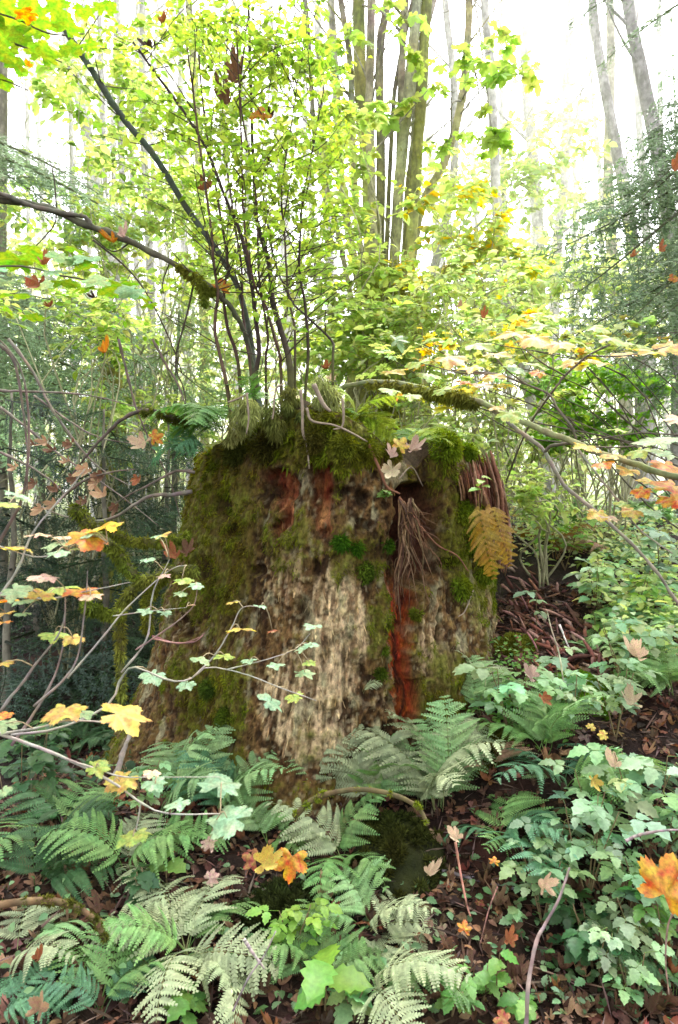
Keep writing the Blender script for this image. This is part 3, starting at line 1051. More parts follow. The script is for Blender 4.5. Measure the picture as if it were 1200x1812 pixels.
# the far wood: one pale leafy mass behind everything, haze put into its colour
fw = MB()
n = 70000
d = rng.uniform(13, 34, n)
x = rng.uniform(-1, 1, n) * d * .62
z0 = ground_h(x, d)
hgt = 3.4 + 2.6 * fbm(np.c_[x * .25, d * .2, x * 0], 3, 71) + 2.5 * sstep(2, -6, x)
z = z0 + hgt * rng.beta(1.1, 1.5, n) * (d / 16)
keep = fbm(np.c_[x, d, z] * .9, 3, 73) > -.06
pos = np.c_[x, d, z][keep]
m = len(pos)
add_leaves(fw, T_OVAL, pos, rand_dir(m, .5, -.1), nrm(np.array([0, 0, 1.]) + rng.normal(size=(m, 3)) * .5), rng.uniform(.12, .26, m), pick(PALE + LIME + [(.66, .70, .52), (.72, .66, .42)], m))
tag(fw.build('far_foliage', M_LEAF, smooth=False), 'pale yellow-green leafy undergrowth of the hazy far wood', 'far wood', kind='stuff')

# ------------------------------------------------------------------ mid-distance shrubs
def rnd_clusters(cx, cy, d, wx, wy, n, r, dj=.25):
    return [(cx + rng.uniform(-wx, wx), cy + rng.uniform(-wy, wy), d + rng.normal() * dj, r * rng.uniform(.75, 1.25)) for _ in range(n)]


def gbase(px, d):
    x = (px - CX) / F * d
    return np.array([x, d, gh(x, d) - .02])


SH = [
    ('shrub', 'lime green leafy shrub filling the gap right behind the bush, under the maple stems', 'shrub', 650, 5.6, rnd_clusters(640, 560, 5.5, 110, 95, 22, .34), T_OVAL, .075, LIME, 10, 10),
    ('shrub', 'tall lime green shrub reaching up beside the left stems of the maple clump', 'shrub', 610, 5.9, rnd_clusters(585, 340, 5.8, 60, 150, 13, .30), T_OVAL, .08, LIME, 10, 9),
    ('shrub', 'yellow-green sparse shrub between the maple clump and the leaning birch', 'shrub', 830, 6.0, rnd_clusters(815, 420, 5.9, 110, 80, 13, .28), T_OVAL, .075, LIME + YELL[:1], 9, 8),
    ('shrub', 'pale lime shrub right of the stump top, behind the mossy maple branch', 'shrub', 820, 5.2, rnd_clusters(830, 560, 5.1, 130, 80, 20, .28), T_OVAL, .06, LIME + PALE, 10, 9),
    ('shrub', 'low yellow-green shrub with small leaves under the mossy maple branch', 'shrub', 800, 5.4, rnd_clusters(800, 730, 5.3, 100, 60, 16, .26), T_OVAL, .055, LIME + PALE, 10, 9),
    ('shrub', 'leafy mid green shrub right of the birch feet under the yellow leaves', 'shrub', 1070, 5.6, rnd_clusters(1070, 720, 5.5, 110, 60, 18, .28), T_OVAL, .07, [(.20, .42, .05), (.26, .46, .06), (.16, .34, .05)], 10, 9),
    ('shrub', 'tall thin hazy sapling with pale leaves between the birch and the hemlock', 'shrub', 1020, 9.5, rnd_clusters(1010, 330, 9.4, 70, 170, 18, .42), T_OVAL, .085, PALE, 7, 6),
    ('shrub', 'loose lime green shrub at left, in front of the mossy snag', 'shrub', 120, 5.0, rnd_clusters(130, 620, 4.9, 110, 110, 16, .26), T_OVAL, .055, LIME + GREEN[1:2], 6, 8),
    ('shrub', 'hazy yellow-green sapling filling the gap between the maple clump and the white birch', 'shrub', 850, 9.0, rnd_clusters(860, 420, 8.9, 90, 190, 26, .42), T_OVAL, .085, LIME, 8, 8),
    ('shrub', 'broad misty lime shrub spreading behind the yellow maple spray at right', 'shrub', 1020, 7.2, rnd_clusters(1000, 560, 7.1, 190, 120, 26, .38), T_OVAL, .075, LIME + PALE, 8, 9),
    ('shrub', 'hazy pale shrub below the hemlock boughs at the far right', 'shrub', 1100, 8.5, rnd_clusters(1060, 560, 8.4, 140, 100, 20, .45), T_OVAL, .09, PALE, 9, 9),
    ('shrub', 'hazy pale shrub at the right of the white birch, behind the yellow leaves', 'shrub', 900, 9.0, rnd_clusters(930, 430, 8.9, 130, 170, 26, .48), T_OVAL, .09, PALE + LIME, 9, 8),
    ('shrub', 'small-leaved pale shrub behind the fern clump on the right bank', 'shrub', 960, 6.4, rnd_clusters(950, 790, 6.3, 90, 60, 14, .3), T_OVAL, .06, PALE + LIME, 9, 9),
    ('shrub', 'bright green tall shrub spreading at the upper left behind the dark bough', 'shrub', 260, 7.0, rnd_clusters(190, 210, 6.9, 190, 170, 26, .42), T_OVAL, .085, LIME + GREEN[1:2], 8, 8),
    ('shrub', 'yellow-green shrub under the mossy branch at left', 'shrub', 260, 6.8, rnd_clusters(260, 420, 6.6, 150, 90, 22, .36), T_OVAL, .08, LIME, 9, 9),
    ('shrub', 'pale green shrub in the gap left of the bush stems', 'shrub', 330, 7.5, rnd_clusters(310, 610, 7.4, 120, 110, 20, .38), T_OVAL, .075, PALE + LIME, 9, 9),
    ('shrub', 'grey-green misty shrub beside the mossy snag at left', 'shrub', 90, 6.4, rnd_clusters(90, 640, 6.2, 110, 110, 20, .34), T_OVAL, .065, [(.42, .52, .38), (.48, .58, .44), (.34, .44, .34)], 9, 9),
    ('shrub', 'yellow-green low shrub glowing behind the bare twigs at left', 'shrub', 270, 6.0, rnd_clusters(240, 760, 5.9, 120, 50, 14, .28), T_OVAL, .06, LIME, 9, 9),
    ('shrub', 'green shrub of the far left edge behind the brown hanging leaves', 'shrub', 30, 7.4, rnd_clusters(30, 480, 7.3, 80, 80, 12, .4), T_OVAL, .08, LIME + PALE, 9, 8),
    ('shrub', 'lime shrub peeping between the bush stems just above the stump', 'shrub', 480, 6.4, rnd_clusters(470, 560, 6.3, 90, 110, 16, .34), T_OVAL, .075, LIME + PALE, 9, 8),
    ('shrub', 'small lime shrub at the foot of the golden fern right of the stump', 'shrub', 960, 4.7, rnd_clusters(950, 880, 4.6, 60, 30, 8, .18), T_OVAL, .045, LIME, 9, 9),
]
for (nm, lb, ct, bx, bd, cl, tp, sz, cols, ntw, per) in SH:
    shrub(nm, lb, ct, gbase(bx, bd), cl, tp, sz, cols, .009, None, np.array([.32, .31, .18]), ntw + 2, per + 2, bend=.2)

# ------------------------------------------------------------------ the bush rooted on the stump
def huckleberry():
    b = np.array([-.38, 3.35, 1.86])
    root = thing('huckleberry_bush', 'tall many-stemmed bush with tiny green leaves growing out of the stump top', 'bush', b)
    D = 3.35
    stems = [
        ([(412, 745), (404, 705), (378, 590), (383, 517), (378, 470), (366, 360), (345, 220), (330, 80)], 7),
        ([(432, 745), (424, 655), (404, 570), (400, 500), (406, 470), (385, 330), (362, 200), (350, 40)], 7),
        ([(447, 745), (451, 690), (458, 617), (450, 550), (443, 500), (426, 433), (400, 367), (350, 250), (265, 125), (225, 70)], 9),
        ([(510, 740), (514, 663), (503, 600), (483, 533), (477, 467), (457, 400), (452, 350), (446, 270), (441, 80), (436, -60)], 12),
        ([(528, 740), (545, 640), (542, 550), (533, 483), (533, 417), (538, 350), (555, 270), (575, 150)], 6),
        ([(500, 740), (497, 660), (492, 627), (467, 540), (446, 500), (430, 400), (425, 250), (418, 60)], 6),
        ([(592, 740), (590, 640), (586, 603), (543, 557), (517, 530), (490, 470), (476, 400), (465, 300), (480, 150), (500, 0)], 5),
        ([(462, 745), (440, 640), (428, 560), (425, 480), (410, 380), (390, 200), (400, 40)], 6),
        ([(520, 740), (525, 600), (512, 520), (505, 430), (500, 330), (520, 200), (540, 60)], 5),
        ([(478, 745), (470, 650), (475, 590), (462, 480), (455, 330), (430, 170), (440, 20)], 5),
    ]
    wood_pts = []
    for k, (pts, w) in enumerate(stems):
        d0 = D + rng.uniform(-.12, .15)
        dj = np.linspace(0, rng.uniform(-.4, .5), len(pts))
        q = np.array([P(p[0], p[1], d0 + dj[i]) for i, p in enumerate(pts)])
        q[0, 2] = 1.72
        n = 40
        p = smooth_poly(q, n) + np.cumsum(rng.normal(size=(n, 3)) * .0015, 0)
        r = np.linspace(w * .52, w * .2, n) / F * D
        c = np.tile(pick([(.070, .045, .032), (.05, .035, .028), (.09, .06, .045)], 1, .15), (n, 1))
        km = sstep(.22, .02, np.linspace(0, 1, n))[:, None]
        c = c * (1 - km) + np.array([.08, .085, .02]) * km
        mb = MB()
        tube(mb, p, r, 7, c, .18, seed=k + 200)
        mb.build('stem', M_TWIG, root)
        wood_pts.append((p, r))
    tw, lf = MB(), MB()
    for p, r in wood_pts:
        for b_ in range(19):
            i = int(rng.uniform(14, 39) if rng.random() < .8 else rng.uniform(7, 20))
            a = rng.uniform(0, TAU)
            dr = nrm(np.array([math.cos(a), math.sin(a), rng.uniform(.2, 1.3)]))
            L_ = rng.uniform(.2, .5)
            q = smooth_poly([p[i], p[i] + dr * L_ * .5 + rng.normal(size=3) * .02, p[i] + dr * L_ + np.array([0, 0, -.02])], 8)
            tube(tw, q, np.linspace(.0032, .0012, 8), 4, TWIGC)
            if p[i, 2] > 2.75 or rng.random() < .12:
                for e in (4, 7):
                    twiggy(tw, lf, q[e], .16, 5, 5, T_OVAL, .034, [(.26, .40, .06), (.34, .48, .08), (.20, .34, .05), (.40, .52, .10)], .0011, TWIGC, .5, .15)
    tw.build('twigs', M_TWIG, root)
    lf.build('foliage', M_LEAF, root, smooth=False)
    for (x, y, rd, nn) in [(432, 722, .045, 1100), (425, 745, .04, 700), (572, 690, .045, 900), (520, 705, .04, 700), (485, 740, .05, 800)]:
        mm = MB()
        c = P(x, y, 3.12)
        for s in range(6):
            moss_tuft(mm, c + np.array([rng.normal() * .025, rng.normal() * .02, .03 - .022 * s]), np.array([0, -.6, .2]), rd * (1 - s * .07), nn // 5, .038, (.26, .28, .09) if x != 485 and x != 520 else (.12, .13, .03), 2.2, .8, .07)
        mm.build('moss_clump', M_MOSS, root, smooth=False)


huckleberry()


def limb_obj(name, pts, d, wpx, col, parent=None, n=40, taper=.6, rough=.15, mat=None, seed=0, sides=8, kinky=1.0):
    q = np.array([P(p[0], p[1], p[2] if len(p) > 2 else d) for p in pts])
    p = smooth_poly(q, n)
    r = np.linspace(wpx * .5, wpx * .5 * taper, n) / F * d
    kink = np.repeat(rng.normal(size=(n // 4 + 2, 3)), 4, 0)[:n]
    p = p + kinky * (kink * .22 + rng.normal(size=(n, 3)) * .12) * r[:, None] * np.minimum(1, np.arange(n) / 3)[:, None]
    r = r * (1 + kinky * .22 * (np.arange(n) % 5 == 2)) * (1 + kinky * rng.uniform(-.1, .1, n))
    mb = MB()
    tube(mb, p, r, sides, pick([np.asarray(col)], n, .12), rough, seed=seed)
    o = mb.build(name, mat or M_TWIG, parent)
    return o, p, r


# diagonal pole
sp = thing('leaning_pole', 'smooth dark grey-green sapling leaning diagonally from top left down to the bush', 'sapling', (-.42, 3.6, 1.75))
_, p, r = limb_obj('trunk', [(462, 745, 3.6), (445, 610, 3.6), (425, 520, 3.55), (400, 468, 3.5), (372, 425, 3.45), (330, 368, 3.4), (300, 318, 3.35), (270, 272, 3.3), (228, 222, 3.25), (190, 168, 3.2), (150, 105, 3.15), (115, 50, 3.1), (92, 0, 3.1), (60, -80, 3.1)], 3.3, 10.5, (.075, .095, .07), sp, 60, 1.05, .06, kinky=.25)
lw, ll = MB(), MB()
for i in (14, 20, 26, 33, 36, 42, 47):
    for e in range(2):
        dr = nrm(np.array([rng.normal(), rng.normal() * .6, .5]))
        q = smooth_poly([p[i], p[i] + dr * .15, p[i] + dr * .34], 6)
        tube(lw, q, np.linspace(.003, .0012, 6), 4, TWIGC)
        twiggy(lw, ll, q[-1], .14, 4, 6, T_OVAL, .04, LIME, .001, TWIGC, .4)
lw.build('twigs', M_TWIG, sp)
ll.build('foliage', M_LEAF, sp, smooth=False)

# left mossy branch with a fork
lb = thing('mossy_branch', 'dark forked branch with a moss tuft, running from the left edge into the bush', 'branch', P(0, 352, 3.2))
limb_obj('limb', [(-40, 345), (0, 352), (80, 368), (160, 398), (230, 428), (300, 463), (345, 490), (385, 517), (418, 560, 3.3), (440, 610, 3.4), (455, 690, 3.45)], 3.2, 13, (.095, .095, .06), lb, 60, .6, .15)
limb_obj('fork', [(-40, 336, 3.16), (0, 342, 3.16), (45, 360, 3.17), (90, 372, 3.18), (130, 380, 3.18), (152, 386, 3.19), (163, 399, 3.2)], 3.18, 9, (.12, .11, .085), lb, 30, .8, .1)
mm = MB()
for (x, y, s) in [(330, 482, .8), (340, 488, 1), (350, 496, 1.3), (358, 506, 1.2), (366, 512, 1), (360, 522, .7), (362, 535, .5), (375, 515, .8), (318, 474, .6)]:
    moss_tuft(mm, P(x, y, 3.19), np.array([0, -.5, .2]), .020 * s, 260, .028, (.16, .19, .025), 1.4, .8)
mm.build('moss', M_MOSS, lb, smooth=False)['kind'] = 'stuff'
tw = MB()
for (pts, w) in [([(100, 372), (95, 400), (60, 440), (30, 480)], 3), ([(100, 370), (95, 310), (80, 260)], 3), ([(300, 465), (288, 500), (290, 520)], 3), ([(230, 430), (200, 445), (165, 420)], 3), ([(345, 492), (330, 560), (310, 640), (326, 690), (330, 735)], 4), ([(165, 425), (220, 470), (260, 520), (300, 600), (322, 660)], 4)]:
    tube(tw, smooth_poly([P(a, b, 3.25) for a, b in pts], 14), np.linspace(w, w * .5, 14) * .5 / F * 3.2, 5, TWIGC)
tw.build('twigs', M_TWIG, lb)

# right mossy maple branch with yellow leaves
rb = thing('maple_branch', 'long mossy maple branch with yellow autumn leaves, sloping right across the stump corner', 'branch', P(560, 700, 3.5))
o_, bp_, br_ = limb_obj('limb', [(545, 725, 3.6), (590, 694, 3.5), (640, 678, 3.4), (720, 680, 3.2), (790, 697, 3.05), (850, 712, 2.95), (910, 740, 2.85), (975, 766, 2.75), (1030, 790, 2.65), (1100, 815, 2.55), (1165, 836, 2.45), (1240, 850, 2.4)], 2.9, 10.5, (.20, .21, .10), rb, 60, .9, .15)
limb_obj('side_limb', [(862, 716, 2.95), (920, 765, 2.9), (962, 798, 2.88), (1000, 858, 2.85), (1060, 910, 2.8), (1110, 955, 2.75), (1160, 1010, 2.7), (1195, 1060, 2.7), (1225, 1100, 2.7)], 2.8, 8, (.24, .21, .16), rb, 44, .6, .1)
limb_obj('side_limb', [(964, 800, 2.88), (975, 790, 2.85), (1000, 786, 2.8), (1018, 780, 2.72), (1015, 765, 2.7), (1000, 740, 2.7), (985, 720, 2.72), (972, 698, 2.75), (930, 680, 2.8), (880, 662, 2.8), (800, 655, 2.85)], 2.8, 6, (.13, .11, .08), rb, 50, .5, .1)
limb_obj('side_limb', [(895, 855, 4.2), (930, 765, 3.6), (972, 700, 2.9), (1000, 665, 2.8), (1040, 630, 2.7), (1080, 610, 2.6)], 2.8, 5, (.17, .14, .11), rb, 30, .6, .1)
limb_obj('side_limb', [(1020, 790, 2.66), (1050, 830, 2.62), (1090, 880, 2.6), (1130, 935, 2.58), (1190, 980, 2.56)], 2.6, 4, (.26, .23, .18), rb, 24, .6, .1)
mm = MB()
for i in range(12, 27):
    s = (1.1 if i > 13 else .6) * rng.uniform(.7, 1.3) * (1.25 if 17 < i < 26 else .9)
    moss_tuft(mm, bp_[i] + np.array([0, 0, -.008]), np.array([0, -.4, -.1]), .021 * s, 330, .032, (.17, .18, .028), 1.5, .9)
mm.build('moss', M_MOSS, rb, smooth=False)['kind'] = 'stuff'
ME_VINE = []
for k, (V, T) in enumerate(T_VINE):
    b_ = MB()
    rr = np.linalg.norm(V[:, :2], axis=1)
    b_.add(V, T, None, np.clip(.8 + .5 * np.cos(np.arctan2(V[:, 0], V[:, 1]) * 8.2)[:, None] * rr[:, None] * .35 + np.array([.12, .06, 0]) * rr[:, None], .3, 1.3))
    ME_VINE.append(b_.mesh('leaf', M_MAPLE))
ME_BIG = []
for k, (V, T) in enumerate(T_BIG):
    b_ = MB()
    rr = np.linalg.norm(V[:, :2], axis=1)
    b_.add(V, T, None, np.clip(.85 + .22 * np.cos(np.arctan2(V[:, 0], V[:, 1]) * 6.66)[:, None] * rr[:, None] + 0 * V, .3, 1.3))
    ME_BIG.append(b_.mesh('leaf', M_MAPLE))
ME_CURL = []
for k, (V, T) in enumerate(T_CURL):
    b_ = MB()
    b_.add(V, T, None, np.clip(.85 + .3 * fbm(V * 3, 3, k)[:, None] + 0 * V, .3, 1.3))
    ME_CURL.append(b_.mesh('leaf', M_DEAD))
COLN = {'v': (.24, .42, .05), 'y': (.66, .50, .12), 'g': (.34, .48, .24), 'l': (.40, .52, .12), 'p': (.72, .54, .36), 'o': (.64, .29, .05), 'm': (.36, .56, .34), 't': (.52, .34, .20), 'b': (.22, .12, .07), 'd': (.06, .035, .022), 'r': (.40, .16, .07), 'k': (.62, .44, .36), 'w': (.50, .42, .27)}


def leaf_part(root, px, py, d, w, c, mes=None, tilt=.35, name='leaf', yaw=None):
    """one big leaf of a foreground twig, blade held nearly level as vine maple does"""
    me = (mes or ME_VINE)[rng.integers(0, len(mes or ME_VINE))]
    yaw = rng.uniform(0, TAU) if yaw is None else yaw
    up = nrm(np.array([rng.normal() * .18, -tilt + rng.normal() * .12, 1.0]))
    fw = np.array([math.cos(yaw), math.sin(yaw), 0.0])
    fw = fw - up * (fw @ up)
    s = w / F * d * .72
    pos = P(px, py, d) - nrm(fw) * s * .2 - np.array(root.location)
    col = np.clip(np.asarray(COLN[c]) * rng.uniform(.9, 1.12), 0, .9)
    return link(name, me, root, pos, frame(fw, up), s, col)


# yellow leaves of the right branch
for (x, y, c, w) in [(700, 655, 'y', 60), (740, 640, 'l', 60), (760, 665, 'l', 55), (800, 635, 'y', 75), (830, 650, 'y', 60), (850, 610, 'l', 70), (880, 625, 'y', 65), (900, 590, 'y', 70), (940, 600, 'y', 80), (960, 575, 'l', 70), (985, 610, 'y', 70),
                     (1010, 640, 'y', 60), (1035, 610, 'l', 75), (1060, 640, 'y', 60), (1085, 600, 'l', 70), (1100, 625, 'y', 60), (1130, 610, 'l', 70), (1150, 620, 'y', 70), (1185, 612, 'y', 70), (950, 645, 'l', 60), (910, 650, 'g', 55), (985, 560, 'l', 55),
                     (870, 665, 'y', 55), (820, 675, 'o', 40), (855, 680, 'p', 50), (950, 660, 'o', 35), (1005, 608, 'o', 30), (780, 690, 'l', 45), (730, 700, 'l', 45), (690, 690, 'l', 50), (940, 555, 'l', 60), (1060, 580, 'l', 55),
                     (905, 735, 'l', 60), (880, 720, 'y', 40), (1040, 790, 'y', 60), (1070, 820, 'o', 50), (1085, 805, 'y', 55), (1110, 830, 'y', 60), (1150, 780, 'g', 80), (1190, 775, 'g', 80), (1180, 825, 'o', 80), (1185, 860, 'o', 85), (1150, 850, 'y', 60), (1135, 870, 'o', 45),
                     (1115, 905, 'y', 55), (1080, 915, 'p', 45), (1060, 910, 'y', 55), (1100, 890, 'l', 40), (1195, 740, 'p', 50), (1175, 800, 'g', 60), (1095, 760, 'l', 45), (1130, 800, 'l', 50), (1190, 885, 'o', 60), (1155, 905, 'm', 60)]:
    leaf_part(rb, x, y, 2.75 + rng.normal() * .25 if y < 720 else 2.5 + rng.normal() * .08, w * 1.1, c, tilt=.5)
for (x0, y0, x1, y1) in [(1040, 630, 1185, 612), (1000, 665, 900, 590), (880, 662, 740, 640), (930, 680, 860, 610), (1030, 790, 1190, 775)]:
    tb = MB()
    tube(tb, smooth_poly([P(x0, y0, 2.75), P((x0 + x1) / 2, (y0 + y1) / 2 + 8, 2.7), P(x1, y1, 2.72)], 10), np.linspace(.004, .0018, 10), 5, (.15, .12, .09))
    tb.build('twig', M_TWIG, rb)

shrub('vine_maple', 'airy spray of small yellow and lime leaves floating above the mossy maple branch', 'sapling', gbase(1420, 4.4),
      [(x, y, 4.0 + rng.normal() * .25, .20, [LIME, YELL, LIME + YELL, LIME][k % 4]) for k, (x, y) in enumerate([(700, 640), (750, 610), (790, 650), (830, 600), (870, 640), (900, 580), (940, 620), (960, 570), (1000, 600), (1030, 640), (1060, 590), (1100, 620), (1140, 590), (1180, 610), (860, 690), (930, 680), (1010, 690), (800, 700)])],
      T_VSMALL, .058, LIME + YELL, .007, None, np.array([.10, .085, .06]), 6, 6, M_MAPLE, .15, .12)

# ------------------------------------------------------------------ foreground vine maple seedlings at left
def seedling_tree(label, d, stems, leaves, base):
    root = thing('vine_maple', label, 'sapling', base)
    for (pts, w, c) in stems:
        limb_obj('twig', pts, d, w * .75, np.asarray(c) * 1.15, root, 26, .3, .1, sides=6)
    tips = [P(p[0], p[1], d) for s in stems for p in s[0]]
    tips = np.array(tips)
    for (x, y, w, c) in leaves:
        dd = d + rng.normal() * .05
        leaf_part(root, x, y, dd, w * 1.0 * rng.uniform(.75, 1.12), c, tilt=.14 if w < 75 or y < 1200 else .24)
        q = P(x, y, dd)
        k = tips[np.argmin(np.linalg.norm(tips - q, axis=1))]
        if np.linalg.norm(k - q) < .35:
            tb = MB()
            tube(tb, smooth_poly([k, (k + q) / 2 + np.array([0, 0, .01]), q], 6), np.linspace(.0016, .001, 6), 4, (.30, .24, .14))
            tb.build('petiole', M_TWIG, root)
    return root


GT = (.30, .28, .235)
seedling_tree('blurred vine maple twigs with pinkish yellow and green leaves at the left edge', 1.5,
              [([(-30, 1010), (15, 930), (40, 880), (50, 800), (48, 700), (30, 640), (-10, 590)], 9, (.10, .075, .06)), ([(-20, 1080), (30, 1010), (60, 940), (120, 870), (150, 830)], 7, GT), ([(0, 1260), (60, 1180), (110, 1110), (115, 1040)], 7, (.2, .17, .15)),
               ([(-20, 1050), (80, 1060), (160, 1045), (230, 1030)], 5, GT), ([(60, 1250), (130, 1180), (150, 1080), (155, 1010)], 6, (.2, .17, .15)), ([(-20, 960), (60, 985), (120, 975), (190, 960)], 4, GT)],
              [(30, 968, 85, 'y'), (70, 945, 60, 'p'), (100, 962, 85, 'g'), (110, 950, 60, 'p'), (150, 952, 90, 'o'), (185, 930, 85, 'y'), (100, 978, 70, 'm'), (140, 970, 60, 'l'), (160, 945, 50, 'm'), (30, 1045, 90, 'g'), (75, 1020, 70, 'k'), (70, 1050, 90, 'y'),
               (110, 1040, 100, 'l'), (150, 1045, 90, 'o'), (160, 1055, 70, 'p'), (10, 1060, 60, 'o'), (45, 1062, 60, 'g'), (10, 1084, 50, 'y'), (40, 1085, 50, 'g'), (95, 1124, 60, 'l'), (130, 1130, 50, 'y'), (8, 1172, 60, 'y'), (30, 880, 70, 'g'), (15, 892, 60, 'l'), (5, 1100, 50, 'o'), (35, 875, 60, 'm')],
              np.array([-.86, 1.55, gh(-.86, 1.55)]))
seedling_tree('vine maple sprig with yellow and mint leaves hanging in front of the stump', 1.75,
              [([(20, 1300), (100, 1290), (190, 1250), (215, 1200), (240, 1180), (300, 1205), (340, 1200), (370, 1180), (440, 1195), (490, 1215), (560, 1240)], 6, GT), ([(215, 1190), (260, 1130), (270, 1050), (290, 1010), (300, 990)], 5, GT),
               ([(240, 1150), (300, 1110), (340, 1075), (350, 1040)], 4, (.26, .17, .15)), ([(120, 1200), (180, 1130), (230, 1070), (300, 1010), (330, 1000)], 5, GT), ([(340, 1200), (380, 1160), (410, 1110), (430, 1075), (470, 1075)], 4, GT), ([(200, 1090), (280, 1080), (330, 1075)], 3, GT),
               ([(400, 1185), (460, 1170), (520, 1150), (550, 1120)], 3, GT), ([(270, 1130), (320, 1138), (360, 1125)], 4, (.24, .13, .11))],
              [(290, 1018, 45, 'k'), (322, 1026, 50, 'l'), (345, 1035, 40, 'm'), (318, 1050, 42, 'g'), (260, 990, 50, 'm'), (255, 1080, 46, 'm'), (292, 1083, 42, 'm'), (338, 1070, 24, 't'), (412, 1065, 44, 'y'), (462, 1072, 44, 'm'), (425, 1112, 78, 'y'), (482, 1116, 36, 'r'),
               (355, 1166, 58, 'g'), (398, 1160, 66, 'l'), (270, 1196, 60, 'm'), (328, 1212, 62, 'm'), (440, 1168, 36, 'm'), (490, 1176, 58, 'm'), (535, 1145, 56, 'm'), (552, 1106, 48, 'm'), (552, 1140, 40, 'm'), (540, 1190, 52, 'g'), (548, 1172, 36, 'l'), (480, 1240, 60, 'm'), (520, 1232, 56, 'l'), (290, 945, 56, 'y'), (280, 948, 40, 'm')],
              np.array([-.9, 1.8, gh(-.9, 1.8)]))
seedling_tree('low vine maple shoot with large yellow and green leaves above the left ferns', 1.5,
              [([(-30, 1290), (40, 1312), (110, 1340), (200, 1385), (250, 1420), (300, 1440), (390, 1440)], 9, GT), ([(-20, 1300), (60, 1290), (120, 1275), (200, 1280), (230, 1285)], 7, GT), ([(110, 1340), (170, 1360), (220, 1375), (280, 1375), (390, 1375)], 5, GT), ([(250, 1420), (240, 1470), (235, 1480)], 4, GT)],
              [(110, 1260, 105, 'y'), (150, 1262, 50, 'g'), (225, 1265, 115, 'y'), (10, 1280, 80, 'g'), (175, 1357, 56, 'l'), (212, 1382, 92, 'y'), (275, 1386, 64, 'm'), (268, 1368, 40, 'p'), (312, 1422, 72, 'm'), (392, 1384, 92, 'm'), (402, 1448, 110, 'm'), (236, 1480, 72, 'l'), (5, 1400, 60, 'g'), (0, 1265, 50, 'o'), (370, 1490, 40, 'k')],
              np.array([-.80, 1.5, gh(-.8, 1.5)]))

# overhanging maple leaves, upper left
ul = thing('maple_branch', 'bright green maple branch tip hanging into the top left corner', 'branch', P(-80, 60, 2.4))
for (pts, w) in [([(-80, 60), (0, 70), (60, 90), (110, 110)], 5), ([(-60, 10), (20, 30), (90, 60), (150, 60)], 4), ([(-60, 130), (0, 140), (50, 160)], 4)]:
    limb_obj('twig', pts, 2.4, w, (.12, .10, .07), ul, 16, .5)
for (x, y, c, w) in [(15, 30, 'l', 95), (50, 15, 'l', 80), (70, 45, 'l', 85), (30, 65, 'l', 80), (25, 110, 'l', 75), (75, 90, 'l', 80), (5, 85, 'l', 70), (120, 45, 'l', 70), (45, 25, 'o', 55), (75, 32, 'p', 55), (125, 85, 'l', 60), (10, 145, 'l', 60), (50, 112, 'o', 24), (185, 10, 'l', 60), (5, 10, 'l', 90), (100, 15, 'l', 70), (160, 80, 'l', 40), (5, 50, 'l', 70), (150, 20, 'l', 55)]:
    leaf_part(ul, x, y, 2.4 + rng.normal() * .12, w, 'v' if c == 'l' else c, tilt=-.1)
ml_ = thing('maple_branch', 'spray of flat lime green maple leaves at left, below the forked mossy branch', 'branch', P(-80, 520, 2.6))
for (pts, w) in [([(-80, 480), (30, 470), (120, 490), (200, 505), (270, 520)], 4), ([(-80, 540), (20, 520), (90, 530)], 3)]:
    limb_obj('twig', pts, 2.6, w, (.12, .10, .07), ml_, 16, .5)
for (x, y, c, w) in [(20, 460, 'l', 90), (60, 450, 'l', 80), (110, 455, 'g', 70), (150, 468, 'l', 70), (145, 455, 'm', 80), (170, 495, 'g', 80), (215, 505, 'l', 85), (250, 525, 'l', 60), (190, 515, 'l', 60), (150, 510, 'l', 60), (230, 515, 'm', 70), (30, 520, 'l', 80), (10, 545, 'l', 60), (60, 560, 'l', 55), (40, 575, 'l', 60), (85, 500, 'g', 60), (265, 540, 'l', 40), (120, 500, 'l', 70), (95, 480, 'm', 60), (130, 440, 'l', 55), (5, 495, 'g', 60)]:
    leaf_part(ml_, x, y, 2.6 + rng.normal() * .15, w, 'v' if c == 'l' else c, tilt=-.05)

